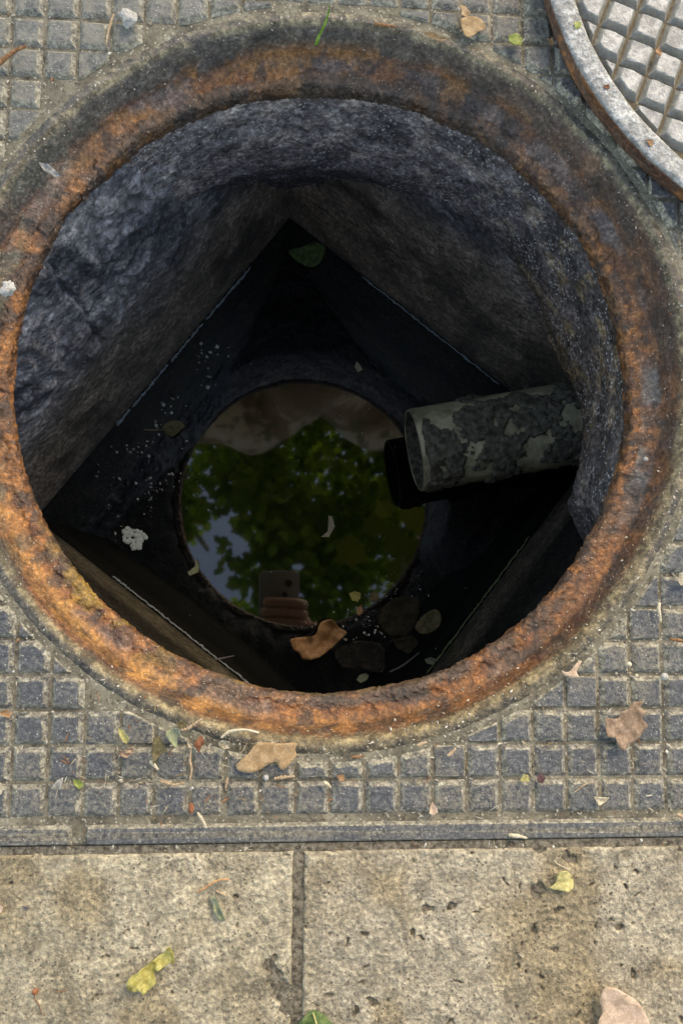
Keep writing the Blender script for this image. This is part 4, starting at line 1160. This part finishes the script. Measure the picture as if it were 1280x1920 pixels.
def lump(V0, r, seed, sq=(1, 1, .7), rough=.35):
    bm = bmesh.new(); bmesh.ops.create_icosphere(bm, subdivisions=3, radius=1.0)
    P = np.array([v.co for v in bm.verts]); F = [[v.index for v in f.verts] for f in bm.faces]; bm.free()
    d = 1 + rough * (fbm(P + seed, 1.8, 4, seed) - .5) * 2
    return P * d[:, None] * r * np.array(sq), F
def blob(key, name, label, cat, col, sq=(1, 1, .7), rough=.35, group=None, part_of=None, rmul=1.0):
    z, r, (x, y) = BLOB[key]; r *= rmul
    V, F = lump(None, r, sum(map(ord, key)) % 50, sq, rough)
    zb = V[:, 2].min()
    V[:, 2] -= zb
    m = twigmat(col)
    if part_of is not None:
        o = link(name, mesh_np(name, V, F, m), part_of, (x * U, y * U, z * U)); return o
    o = link(name, mesh_np(name, V, F, m), None, (x * U, y * U, z * U))
    return tag(o, label, cat, group)
blob('dropping', 'bird_dropping', 'grey white lumpy dropping on the studs, top left', 'dropping', 'white', (1, 1.15, .55), .9)
blob('pebble_a', 'pebble', 'larger whitish pebble at a groove crossing near the right edge', 'pebble', 'white', rough=.4, group='pebbles on the frame')
blob('pebble_b', 'pebble', 'small tan pebble in a groove, right of the forked bract', 'pebble', 'cream', rough=.3, group='pebbles on the frame')
blob('pebble_c', 'pebble', 'tiny pebble between the whitish and tan pebbles, right side', 'pebble', 'cream', rough=.3, group='pebbles on the frame')
blob('pebble_d', 'pebble', 'white pebble touching the lower edge of the flat tan leaf', 'pebble', 'white', rough=.3, group='pebbles on the frame')
blob('pebble_e', 'pebble', 'white pebble in the groove above the red brown seed', 'pebble', 'white', rough=.5, group='pebbles on the frame')
blob('seed', 'dry_seed', 'oval red brown seed in a groove above the border rib, lower left', 'seed', 'rust', (.55, 1.0, .5), .15)
blob('ball_white', 'pebble', 'small white ball on the rusty right side of the ring', 'pebble', 'white', (1, 1, .9), .05, group='pebbles on the frame')
blob('wall_white', 'bird_dropping', 'white speck of dropping on the mortar under the top of the ring', 'dropping', 'white', (1, .6, .9), .8)
blob('leftcluster', 'bird_dropping', 'crusty whitish clump on the left side of the ring', 'dropping', 'white', (1, 1.2, .5), .9)
blob('flowerhead', 'flower_head', None, None, 'rust', (1, 1, .8), .4, part_of=st)

# grass blade growing out of the seam
def grass():
    z, r, pts = TWIG['grass']
    path = smooth_path([(p[0], p[1], 0) for p in pts], 6); n = len(path)
    c = path[0]; V = []; F = []
    for i, p in enumerate(path):
        t = i / (n - 1); w = .0055 * (1 - t) ** .6 + .0006
        V += [(p.x - c.x - w, p.y - c.y - w * .3, .004 + .05 * t), (p.x - c.x, p.y - c.y, .002 + .05 * t), (p.x - c.x + w, p.y - c.y + w * .3, .004 + .05 * t)]
    F = grid_faces(n, 3)
    m = lmat('grass', (.10, .22, .03), (.24, .40, .08), scale=300, trans=.4)
    o = link('grass_blade', mesh_np('grass_blade', V, F, m), None, (c.x * U, c.y * U, -.002 * U))
    o.modifiers.new('s', 'SOLIDIFY').thickness = .0002
    tag(o, 'single bright green grass blade growing from the top seam of the ring', 'grass')
grass()

# ------------------------------------------------------------------ things floating on the water
G_F = 'litter floating on the black water'
def fl(key, name, label, cat, col, **kw):
    kw.setdefault('lift', .004); kw.setdefault('thick', .003)
    return flake(key, name, label, cat, col, G_F, src=FLOAT, z=WZ, **kw)
fl('orange', 'floating_leaf', 'crumpled orange brown leaf floating near the front of the water', 'leaf', 'orange', curl=.35, wrinkle=.45, lift=.01)
fl('seed_leaf', 'floating_leaf', 'tiny pale leaf floating alone in the upper middle of the water', 'leaf', 'cream', curl=.3)
fl('brown_stem', 'floating_leaf', 'dull brown leaf with a long stem floating at the left', 'leaf', 'olive', curl=.2)
fl('yellow', 'floating_leaf', 'round yellow leaf bit floating right of the orange brown leaf', 'leaf', 'yellow')
fl('olive', 'floating_leaf', 'round olive leaf half sunk near the right front wall', 'leaf', 'olive', curl=.05)
DK = lmat('sodden', (.014, .011, .006), (.045, .034, .018), scale=160, rough=.6, spec=.2, bump=.6)
fl('dark', 'sodden_leaf', 'dark sodden leaf lying left of the round olive leaf', 'leaf', DK, curl=.05, wrinkle=.1)
fl('dark2', 'sodden_leaf', 'small dark sodden leaf below the round olive leaf', 'leaf', DK, curl=.05)
WET = lmat('wetfilm', (.008, .008, .008), (.03, .026, .020), scale=160, rough=.22, spec=.6, bump=.9, dist=.004)
fl('shiny', 'wet_leaf', 'shiny dark wrinkled wet leaf right of the orange brown leaf', 'leaf', WET, curl=.1, wrinkle=.28)
fl('oval', 'floating_leaf', 'pale oval leaf floating close to the front rim', 'leaf', 'bluegreen', curl=.1)
fl('green_t', 'floating_leaf', 'dark green leaf floating in the far corner of the chamber', 'leaf', 'green', curl=.05)
fl('scrap', 'floating_scrap', 'pale green scrap at the left edge of the foliage reflection', 'leaf scrap', 'bluegreen')
fl('petal', 'floating_petal', 'thin whitish petal floating in the middle of the reflection', 'petal', 'cream')
fl('rust_bit', 'floating_scrap', 'rust coloured scrap just below the round yellow leaf bit', 'leaf scrap', 'orange')
fl('olive2', 'floating_scrap', 'olive scrap right of the round yellow leaf bit', 'leaf scrap', 'olive')
fl('scrap2', 'floating_scrap', 'grey green scrap beside the algae line of the right front wall', 'leaf scrap', 'bluegreen')
twig('twig', 'floating_twig', 'thin grey twig floating near the right front wall', 'twig', 'grey', src=FTWIG, group=G_F)
twig('hairb', 'floating_stalk', 'fine stalk pointing left from the dull brown leaf', 'stalk', 'twig', src=FTWIG, group=G_F)
twig('scratch', 'dry_stalk', 'thin pale stalk reaching over the water by the left front wall', 'stalk', 'grey', src=FTWIG, group=G_F)

def foam():
    outer_, hole = FLOAT['foam'], FLOAT['foam_hole']
    cx = sum(p[0] for p in outer_) / len(outer_); cy = sum(p[1] for p in outer_) / len(outer_)
    rr = random.Random(9); V = []; F = []
    def inside(p, poly):
        c = False; n = len(poly)
        for i in range(n):
            a, b = poly[i], poly[(i + 1) % n]
            if (a[1] > p[1]) != (b[1] > p[1]) and p[0] < (b[0] - a[0]) * (p[1] - a[1]) / (b[1] - a[1]) + a[0]: c = not c
        return c
    xs = [p[0] for p in outer_]; ys = [p[1] for p in outer_]; k = 0
    base = lump(None, 1.0, 4, (1, 1, .55), .3)
    while k < 110:
        p = (rr.uniform(min(xs), max(xs)), rr.uniform(min(ys), max(ys)))
        if not inside(p, outer_) or inside(p, hole): continue
        s = rr.uniform(.006, .013); b = len(V); a = rr.random() * 6
        for q in base[0][:]:
            V.append((p[0] - cx + s * (q[0] * math.cos(a) - q[1] * math.sin(a)), p[1] - cy + s * (q[0] * math.sin(a) + q[1] * math.cos(a)), s * q[2] + .001))
        F += [tuple(x + b for x in f) for f in base[1]]; k += 1
    m = lmat('foam', (.30, .36, .35), (.52, .58, .57), scale=500, rough=.6)
    tag(link('foam_patch', mesh_np('foam', V, F, m), None, (cx * U, cy * U, WZ * U)), 'white ragged patch of foam floating at the left', 'foam')
foam()

def specks():
    rr = np.random.default_rng(23); V = []; F = []
    oc = np.array([(1, 0, 0), (0, 1, 0), (-1, 0, 0), (0, -1, 0), (0, 0, .5), (0, 0, -.5)], float)
    of = [(0, 1, 4), (1, 2, 4), (2, 3, 4), (3, 0, 4), (1, 0, 5), (2, 1, 5), (3, 2, 5), (0, 3, 5)]
    pts = []
    for _ in range(300): pts.append((rr.normal(-.80, .14), rr.normal(-.03, .16), .002 + .009 * rr.random() ** 3))
    for _ in range(90):                                       # along the far left wall
        t = rr.random(); pts.append((-.95 + .45 * t + abs(rr.normal(0, .10)), .25 + .5 * t - abs(rr.normal(0, .10)), .003 + .014 * rr.random() ** 2))
    for _ in range(140): pts.append((rr.normal(.42, .10), rr.normal(-.62, .10), .0012 + .004 * rr.random() ** 3))
    for _ in range(50): pts.append((rr.uniform(-.8, .9), rr.uniform(-.9, .7), .001 + .003 * rr.random() ** 2))
    for _ in range(160): pts.append((rr.normal(.32, .14), rr.normal(-.80, .08), .0015 + .007 * rr.random() ** 3))
    for x, y, s in pts:
        q = np.array([x, y]) - CH_C
        if abs(q @ CU) > CH_H - .03 or abs(q @ CV) > CH_H - .03: continue
        if fbm(np.array([[x, y, 0.]]), 11, 2, 7)[0] < .47: continue
        b = len(V); a = rr.random() * 6; e = rr.uniform(.25, 1.0)
        for o_ in oc:
            u, v = o_[0] * s, o_[1] * s * e
            V.append((x + u * math.cos(a) - v * math.sin(a), y + u * math.sin(a) + v * math.cos(a), WZ + .001 + o_[2] * s))
        F += [tuple(k + b for k in f) for f in of]
    m = lmat('speck', (.25, .26, .25), (.62, .62, .57), scale=60, rough=.7)
    tag(link('floating_specks', mesh_np('specks', V, F, m, smooth=False)), 'pale specks of scum scattered over the black water', 'scum', kind='stuff')
specks()

# ------------------------------------------------------------------ loose grit and crumbs in the grooves, on ring and slabs
def grit():
    rr = np.random.default_rng(77); V = []; F = []; C = []
    oc = np.array([(1, 0, 0), (0, 1, 0), (-1, 0, 0), (0, -1, 0), (0, 0, .75), (0, 0, -.75)], float)
    of = np.array([(0, 1, 4), (1, 2, 4), (2, 3, 4), (3, 0, 4), (1, 0, 5), (2, 1, 5), (3, 2, 5), (0, 3, 5)])
    pal = np.array([(.50, .46, .37), (.36, .31, .22), (.62, .59, .52), (.24, .17, .10), (.12, .10, .08), (.30, .14, .07), (.42, .36, .26)])
    pw = np.array([.24, .24, .14, .14, .12, .04, .08])
    items = []
    def add(x, y, z, s): items.append((x, y, z, s))
    for _ in range(7000):                                     # grooves
        if rr.random() < .5:
            x = GX + PITCH * rr.integers(-4, 21) + rr.normal(0, .006); y = rr.uniform(-1.2, 1.2)
        else:
            y = GY + PITCH * rr.integers(-6, 21) + rr.normal(0, .006); x = rr.uniform(-1.05, 1.12)
        if math.hypot(x, y) < 1.05 or abs(x) > 1.19 or abs(y) > 1.19 or math.hypot(x - LX, y - LY) < .96: continue
        if fbm(np.array([[x, y, 0.]]), 7, 2, 5)[0] < .42: continue
        add(x, y, .002, .0010 + .0048 * rr.random() ** 3)
    for _ in range(2600):                                     # seam around the ring
        a = rr.uniform(0, 2 * PI); w = .5 + .5 * math.cos(a + .9)
        if rr.random() > .35 + .65 * w: continue
        r_ = 1.004 + rr.normal(0, .010 + .012 * w)
        z = np.interp(r_, [.964, .975, .987, .999, 1.008, 1.028, 1.047, 1.06], [-.098, -.058, -.018, -.002, .009, .014, .005, .003])
        add(r_ * math.cos(a), r_ * math.sin(a), z, .0010 + .0030 * rr.random() ** 3)
    for _ in range(500):                                      # on the ring's seat
        a = rr.uniform(0, 2 * PI); r_ = rr.uniform(.915, .99)
        z = np.interp(r_, [.91, .944, .955, .964, .975, .987, .999], [-.118, -.119, -.112, -.099, -.059, -.019, -.003])
        add(r_ * math.cos(a), r_ * math.sin(a), z + .001, .0008 + .0022 * rr.random() ** 3)
    for _ in range(900):                                      # gap along the border rib
        add(rr.uniform(-1.0, 1.1), -1.262 + rr.normal(0, .007), -.008 + .012 * rr.random(), .0012 + .0040 * rr.random() ** 3)
    for _ in range(500):                                      # on studs and rib
        x, y = rr.uniform(-1, 1.1), rr.uniform(-1.24, -.5)
        if math.hypot(x, y) < 1.06: continue
        add(x, y, .0145, .0006 + .0018 * rr.random() ** 3)
    for _ in range(330):                                      # a drift of plant crumbs below the ring, near left
        x, y = rr.normal(-.42, .17), rr.normal(-1.04, .075)
        if math.hypot(x, y) < 1.0 or y < -1.25: continue
        items.append((x, y, .010 if rr.random() < .6 else .003, -(.0022 + .0055 * rr.random() ** 2)))
    for _ in range(160):
        x, y = rr.uniform(-.2, 1.0), rr.normal(-1.10, .07)
        if math.hypot(x, y) < 1.04 or y < -1.25: continue
        items.append((x, y, .010 if rr.random() < .5 else .003, -(.0018 + .0045 * rr.random() ** 2)))
    for _ in range(420):                                      # slabs and their joint
        add(rr.uniform(-.95, 1.05), rr.uniform(-1.78, -1.28), .012, .0007 + .0024 * rr.random() ** 4)
    for _ in range(500): add(-.070 + rr.normal(0, .006), rr.uniform(-1.78, -1.27), -.010 + .010 * rr.random(), .0010 + .0030 * rr.random() ** 3)
    for _ in range(350):                                      # in the cover
        x, y = rr.uniform(.7, 1.16), rr.uniform(.35, 1.2)
        if math.hypot(x - LX, y - LY) > .875: continue
        u, v = (x - LX), (y - LY); ca, sa = math.cos(LA), math.sin(LA)
        p_ = .0868; a_, b_ = u * ca + v * sa, -u * sa + v * ca
        if min(abs(((a_ / p_ - .32 + .5) % 1) - 0), abs(((b_ / p_ - .12 + .5) % 1) - 0)) > .12: continue
        add(x, y, .073, .0010 + .0028 * rr.random() ** 2)
    V = np.zeros((len(items), 6, 3)); C = np.zeros((len(items), 6, 3))
    for k, (x, y, z, s) in enumerate(items):
        crumb = s < 0; s = abs(s)
        a = rr.random() * 6; ca, sa = math.cos(a), math.sin(a); e = rr.uniform(.10, .35) if crumb else rr.uniform(.25, 1.0); t = rr.normal(0, .25, (6, 3))
        q = (oc + t * .5) * s * np.array([1.2 / math.sqrt(e), e, min(e, .8)])
        V[k, :, 0] = x + q[:, 0] * ca - q[:, 1] * sa; V[k, :, 1] = y + q[:, 0] * sa + q[:, 1] * ca; V[k, :, 2] = z + q[:, 2] + s * .4
        C[k] = (pal[[3, 1, 6, 5, 0][rr.integers(0, 5)]] if crumb else pal[rr.choice(len(pal), p=pw)]) * rr.uniform(.7, 1.15)
    Fa = (np.arange(len(items))[:, None, None] * 6 + of[None]).reshape(-1, 3)
    t = NT('grit'); t.set(t.vcol(), .85, .25)
    tag(link('loose_grit', mesh_np('loose_grit', V.reshape(-1, 3), Fa, t.m, C.reshape(-1, 3), smooth=False)), 'fine sand and crumbs scattered in the grooves and on the slabs', 'grit', kind='stuff')
grit()
# ================================================================== overhead: the tree that the water mirrors (metres from here on)
def bark_mat():
    t = NT('mottled_bark')
    a = t.noise(3.5, 4, .6, .6); b = t.noise(9, 4, .6, .4); f = t.noise(60, 5, .7)
    c = t.ramp(a, [(.40, (.26, .19, .14)), (.47, (.33, .25, .19)), (.51, (.52, .45, .36)), (.62, (.60, .53, .43))], 'LINEAR')
    c = t.mix(c, (.16, .17, .09), t.ramp(b, [(.54, 0.0), (.58, .85)]))
    c = t.mix(c, t.ramp(f, [(.3, .7), (.7, 1.25)]), .6, 'MULTIPLY')
    t.set(c, .85, .2); t.bump(f, .6, .01); t.bump(b, .4, .02)
    return t.m
def leaf_mat(name, c0, c1, tr):
    t = NT(name)
    info = t.vcol()
    c = t.mix(c0, c1, info)
    t.set(c, .45, .4)
    x = t.n('BsdfTranslucent'); t.l(t.mix(c, (1.5, 1.6, .5), 1.0, 'MULTIPLY'), x.inputs['Color'])
    mx = t.n('MixShader'); mx.inputs[0].default_value = tr
    t.l(t.b.outputs[0], mx.inputs[1]); t.l(x.outputs[0], mx.inputs[2]); t.l(mx.outputs[0], t.out.inputs['Surface'])
    return t.m
BARK = bark_mat()
def branch(pts, r0, r1, sides=14, seed=0):
    path = smooth_path(pts, 10); n = len(path)
    rad = [(r0 + (r1 - r0) * i / (n - 1)) * (1 + .10 * math.sin(i * .9 + seed)) for i in range(n)]
    return tube(path, rad, sides, True, .10, seed)
LEAF2 = [(0, -.5), (.18, -.38), (.50, -.30), (.37, -.06), (.46, .17), (.23, .22), (0, .52), (-.23, .22), (-.46, .17), (-.37, -.06), (-.50, -.30), (-.18, -.38)]
def leaf_cloud(centres, size, seed, flat=.55):
    rr = np.random.default_rng(seed); L = np.array(LEAF2); k = len(L)
    N = len(centres); V = np.zeros((N, k + 1, 3)); C = np.zeros((N, k + 1, 3))
    for i, c in enumerate(centres):
        s = size * rr.uniform(.65, 1.2); a = rr.random() * 2 * PI
        nrm = Vector((rr.normal(0, flat), rr.normal(0, flat), 1)).normalized()
        q = nrm.to_track_quat('Z', 'Y') @ Vector((0, 0, 1)).rotation_difference(Vector((0, 0, 1)))
        M3 = np.array((nrm.to_track_quat('Z', 'Y').to_matrix() @ Matrix.Rotation(a, 3, 'Z')))
        P = np.zeros((k + 1, 3)); P[1:, :2] = L * s; P[1:, 2] = .12 * s * np.abs(L[:, 0]) * 2 - .10 * s * L[:, 1] ** 2
        V[i] = P @ M3.T + c; C[i] = rr.random()
    f = np.array([(0, 1 + j, 1 + (j + 1) % k) for j in range(k)])
    F = (np.arange(N)[:, None, None] * (k + 1) + f[None]).reshape(-1, 3)
    return V.reshape(-1, 3), F, C.reshape(-1, 3)

def build_tree():
    root = bpy.data.objects.new('plane_tree', None); COL.objects.link(root); root.location = (.15, 2.0, 0)
    tag(root, 'leaning tree with mottled pale bark and green crown, mirrored in the water', 'tree')
    def part(name, VF, mat, parent=root):
        o = bpy.data.objects.new(name, mesh_np(name, VF[0], VF[1], mat, scale=1.0)); COL.objects.link(o); o.parent = parent
        o.matrix_parent_inverse = Matrix.Translation(-root.location)
        return o
    tr = part('trunk', branch([(.15, 2.0, -.1), (.15, 1.80, .9), (.14, 1.45, 1.7), (.12, 1.02, 2.35)], .27, .21, 20, 1), BARK)
    part('limb', branch([(.16, 1.10, 2.25), (-.10, .72, 2.46), (-.45, .70, 2.55), (-.95, .90, 2.85), (-1.3, .9, 3.6)], .23, .06, 18, 2), BARK)
    part('limb', branch([(.08, 1.08, 2.25), (.32, .72, 2.50), (.70, .80, 2.72), (1.1, .80, 3.3), (1.3, .5, 4.1)], .22, .05, 18, 3), BARK)
    part('limb', branch([(.12, 1.05, 2.3), (.10, 1.15, 3.0), (.0, 1.2, 3.8), (.1, 1.1, 4.6)], .16, .04, 14, 4), BARK)
    part('limb', branch([(-.95, .90, 2.85), (-.8, .5, 3.4), (-.55, .1, 4.0)], .05, .015, 10, 5), BARK)
    part('limb', branch([(1.1, .80, 3.3), (.7, .45, 3.6), (.2, .0, 3.9)], .05, .015, 10, 6), BARK)
    rr = np.random.default_rng(5); cs = []
    clumps = [(rr.normal(.05, .75), rr.normal(.35, .65), rr.uniform(3.1, 3.8), rr.uniform(.22, .42)) for _ in range(46)]
    clumps += [(.28, .55, 3.5, .36), (.02, .52, 3.7, .38), (.30, .18, 3.6, .34), (-.05, .15, 3.9, .3), (.5, .4, 3.8, .35)]
    for x, y, z, r in clumps:
        if math.hypot(x - .05, y - .35) > 1.55: continue
        # an opening over the left where the sky shows
        if math.hypot(x + .42, y + .02) < .30 and rr.random() < .4: continue
        for _ in range(int(640 * r)):
            d = rr.normal(0, 1, 3); d /= np.linalg.norm(d); cs.append(np.array([x, y, z]) + d * r * rr.random() ** .4 * np.array([1, 1, .7]))
    # ragged sky holes over the left of the opening
    holes = [(-.40, .20, .075), (-.52, .36, .05), (-.30, .10, .06), (-.55, .13, .05), (.03, -.02, .045), (-.33, .27, .04), (-.45, .05, .05), (-.22, .18, .035), (-.2, .0, .03)]
    cs = [c for c in cs if not any(math.hypot(c[0] - hx, c[1] - hy) < 1.12 * hr * (c[2] + 1.1) / 4.9 for hx, hy, hr in holes)]
    V, F, C = leaf_cloud(cs, .064, 8)
    me = mesh_np('crown', V, F, leaf_mat('crown_leaf', (.10, .15, .032), (.24, .33, .08), .65), C, smooth=False, scale=1.0)
    o = bpy.data.objects.new('crown', me); COL.objects.link(o); o.parent = root; o.matrix_parent_inverse = Matrix.Translation(-root.location)
    # a low spray of yellowing leaves on the right
    part('limb', branch([(.75, .48, 3.6), (.85, .15, 3.0), (.62, .02, 2.2), (.44, .06, 1.65)], .02, .006, 8, 7), BARK)
    low = [(.27, .09, 1.60), (.36, .03, 1.62), (.42, .13, 1.66), (.47, .0, 1.72), (.33, .17, 1.75), (.20, .0, 1.70), (.50, .12, 1.85), (.40, -.06, 1.8)]
    V, F, C = leaf_cloud([np.array(p) for p in low], .135, 3, .25)
    o2 = bpy.data.objects.new('leaf_spray', mesh_np('leaf_spray', V, F, leaf_mat('yellow_leaf', (.06, .07, .015), (.11, .115, .025), .5), C, smooth=False, scale=1.0))
    COL.objects.link(o2); o2.parent = root; o2.matrix_parent_inverse = Matrix.Translation(-root.location)
build_tree()

# ================================================================== the photographer, seen only as hand and phone in the water
CW = cam.matrix_world.copy()
def loc2w(p): return CW @ Vector(p)
def m_simple(name, col, rough=.6, spec=.4, sub=0.0, scale=120):
    t = NT(name); g = t.noise(scale, 4, .6)
    t.set(t.ramp(g, [(.3, tuple(v * .82 for v in col)), (.7, tuple(min(1, v * 1.12) for v in col))]), rough, spec)
    if sub: t.b.inputs['Subsurface Weight'].default_value = sub; t.b.inputs['Subsurface Radius'].default_value = (.01, .004, .002)
    return t.m
SKIN = m_simple('skin', (.52, .29, .21), .5, .4); SHIRT = m_simple('cotton', (.10, .12, .16), .85, .2); TROUS = m_simple('denim', (.05, .06, .09), .85, .2)
HAIR = m_simple('hair', (.03, .02, .015), .5, .4); SHOE = m_simple('shoe', (.12, .11, .10), .6, .3)
PHONE = m_simple('phone_back', (.26, .235, .22), .35, .5, 0, 400); LENS = m_simple('lens_glass', (.008, .008, .01), .08, .8)

def rounded_box(x0, x1, y0, y1, z0, z1, r, seg=6):
    pts = []
    for cx, cy, a0 in ((x1 - r, y1 - r, 0), (x0 + r, y1 - r, 90), (x0 + r, y0 + r, 180), (x1 - r, y0 + r, 270)):
        for k in range(seg + 1):
            a = R(a0 + 90 * k / seg); pts.append((cx + r * math.cos(a), cy + r * math.sin(a)))
    n = len(pts); e = min(.0012, (z1 - z0) * .3); V = []; F = []
    ins = inset(pts, e * .8) or pts
    for ring, z in ((ins, z0), (pts, z0 + e), (pts, z1 - e), (ins, z1)): V += [(p[0], p[1], z) for p in ring]
    for k in range(3):
        for i in range(n): F.append((k * n + i, k * n + (i + 1) % n, (k + 1) * n + (i + 1) % n, (k + 1) * n + i))
    F.append(tuple(range(n))[::-1]); F.append(tuple(range(3 * n, 4 * n)))
    return V, F
def in_cam(VF): return [tuple(loc2w(v)) for v in VF[0]], VF[1]

def build_phone():
    root = bpy.data.objects.new('phone', None); COL.objects.link(root)
    root.location = loc2w((-.018, -.07, .008)); tag(root, 'pale phone held over the hole, its back mirrored in the water', 'phone')
    def part(name, VF, m):
        V, F = in_cam(VF); o = bpy.data.objects.new(name, mesh_np(name, V, F, m, scale=1.0)); COL.objects.link(o); o.parent = root
        o.matrix_parent_inverse = Matrix.Translation(-root.location)
    part('body', rounded_box(-.056, .020, -.138, .024, .0065, .0145, .010), PHONE)
    part('screen', rounded_box(-.054, .018, -.136, .022, .0146, .0150, .009), LENS)
    part('camera_ring', rounded_box(-.007, .007, -.007, .007, .0052, .0064, .0068), LENS)
    part('camera_ring', rounded_box(-.013, -.001, -.028, -.016, .0052, .0064, .0058), LENS)
build_phone()

def skin_obj(name, chains, mat, parent, sub=2):
    """chains: list of [(pos, (rx, ry)), ...]; a chain may start at an index of an earlier vertex as ('@', i)"""
    V = []; E = []; RAD = []
    for ch in chains:
        prev = None
        for it in ch:
            if it[0] == '@': prev = it[1]; continue
            V.append(tuple(it[0])); RAD.append(it[1]); i = len(V) - 1
            if prev is not None: E.append((prev, i))
            prev = i
    me = bpy.data.meshes.new(name); me.from_pydata(V, E, []); me.update()
    o = bpy.data.objects.new(name, me); COL.objects.link(o)
    o.modifiers.new('skin', 'SKIN').use_smooth_shade = True
    sv = me.skin_vertices[0].data if me.skin_vertices else None
    if sv is None:
        bm = bmesh.new(); bm.from_mesh(me); bm.verts.layers.skin.verify(); bm.to_mesh(me); bm.free(); sv = me.skin_vertices[0].data
    for k, r in enumerate(RAD):
        sv[k].radius = r if isinstance(r, tuple) else (r, r); sv[k].use_root = (k == 0)
    o.modifiers.new('sub', 'SUBSURF').render_levels = sub
    o.modifiers['sub'].levels = 1
    me.materials.append(mat)
    o.parent = parent; o.matrix_parent_inverse = Matrix.Translation(-parent.location)
    return o

def build_person():
    root = bpy.data.objects.new('person', None); COL.objects.link(root); root.location = (0, -.72, .012 * U)
    tag(root, 'person in dark shirt and jeans crouching, one hand holding the phone over the hole', 'person')
    W3 = lambda x, y, z: Vector((x, y, z))
    # body: pelvis root, spine, neck, head, arms, legs, right hand with fingers on the phone's back
    L = loc2w
    pel = 0
    body = [
        [(W3(0, -.84, .30), .13), (W3(0, -.80, .44), .12), (W3(0, -.72, .60), .13), (W3(0, -.66, .74), .12), (W3(0, -.62, .83), .055), (W3(0, -.595, .89), .052), (W3(0, -.565, .96), (.078, .095)), (W3(0, -.55, 1.04), (.072, .09)), (W3(0, -.555, 1.09), (.045, .05))],
        [('@', 3), (W3(.17, -.66, .77), .055), (W3(.23, -.56, .62), .045), (W3(.22, -.46, .50), .040), (W3(.14, -.36, .455), .034), (L((.065, -.165, -.004)), (.028, .024)), (L((.050, -.115, .000)), (.036, .020)), (L((.042, -.072, .002)), (.038, .016))],
        [('@', 3), (W3(-.17, -.66, .77), .055), (W3(-.24, -.57, .62), .045), (W3(-.24, -.50, .54), .038), (W3(-.20, -.44, .53), .030), (W3(-.17, -.40, .53), (.036, .018)), (W3(-.15, -.36, .525), .012)],
        [('@', 0), (W3(.11, -.82, .28), .10), (W3(.18, -.60, .40), .085), (W3(.19, -.46, .49), .062), (W3(.17, -.56, .28), .052), (W3(.155, -.66, .09), .040), (W3(.155, -.60, .045), .038), (W3(.16, -.48, .030), .032)],
        [('@', 0), (W3(-.11, -.82, .28), .10), (W3(-.18, -.60, .40), .085), (W3(-.19, -.46, .49), .062), (W3(-.17, -.56, .28), .052), (W3(-.155, -.66, .09), .040), (W3(-.155, -.60, .045), .038), (W3(-.16, -.48, .030), .032)],
        [('@', 6), (W3(0, -.47, .965), .014)],
    ]
    skin_obj('body', body, SKIN, root)
    def finger(pts, rad): return [(L(p), r) for p, r in zip(pts, rad)]
    fr = (.0095, .0095, .0085, .0075)
    for k, (y, tip) in enumerate(((-.040, -.048), (-.059, -.052), (-.078, -.050), (-.096, -.038))):
        skin_obj('finger', [finger([(.036, y - .006, .004), (.022, y, -.004), (-.010, y + .003, -.0045), (tip + .006, y + .004, -.002), (tip, y + .004, .001)], (.0115, .0112, .0105, .0098, .0075))], SKIN, root)
    skin_obj('thumb', [finger([(.040, -.105, .008), (.036, -.075, .019), (.018, -.055, .024), (.002, -.045, .023)], (.013, .0115, .0100, .007))], SKIN, root)
    skin_obj('shirt', [[(W3(0, -.825, .34), .155), (W3(0, -.80, .44), .15), (W3(0, -.72, .60), .155), (W3(0, -.665, .73), .14), (W3(0, -.63, .80), .075)],
                       [('@', 3), (W3(.17, -.66, .77), .075), (W3(.23, -.56, .62), .062), (W3(.222, -.48, .52), .056), (W3(.18, -.405, .475), .046)],
                       [('@', 3), (W3(-.17, -.66, .77), .075), (W3(-.24, -.57, .62), .062), (W3(-.24, -.50, .545), .052)]], SHIRT, root)
    skin_obj('trousers', [[(W3(0, -.835, .315), .145), (W3(0, -.815, .38), .135)], [('@', 0), (W3(0, -.875, .255), .10)],
                          [('@', 0), (W3(.11, -.82, .28), .12), (W3(.18, -.60, .40), .105), (W3(.19, -.455, .49), .080), (W3(.17, -.56, .28), .072), (W3(.156, -.65, .11), .060)],
                          [('@', 0), (W3(-.11, -.82, .28), .12), (W3(-.18, -.60, .40), .105), (W3(-.19, -.455, .49), .080), (W3(-.17, -.56, .28), .072), (W3(-.156, -.65, .11), .060)]], TROUS, root)
    for s in (1, -1):
        skin_obj('shoe', [[(W3(.155 * s, -.69, .052), .047), (W3(.155 * s, -.60, .046), .044), (W3(.16 * s, -.51, .040), .040), (W3(.162 * s, -.455, .034), .030)]], SHOE, root)
        skin_obj('ear', [[(W3(.078 * s, -.565, .985), .014), (W3(.084 * s, -.572, .965), .010)]], SKIN, root, 1)
        skin_obj('eye', [[(W3(.032 * s, -.476, 1.0), .010), (W3(.034 * s, -.478, 1.0), .008)]], LENS, root, 1)
    skin_obj('hair', [[(W3(0, -.60, .98), (.085, .08)), (W3(0, -.59, 1.05), (.09, .10)), (W3(0, -.56, 1.11), (.06, .075)), (W3(0, -.50, 1.085), (.045, .03))]], HAIR, root)
build_person()
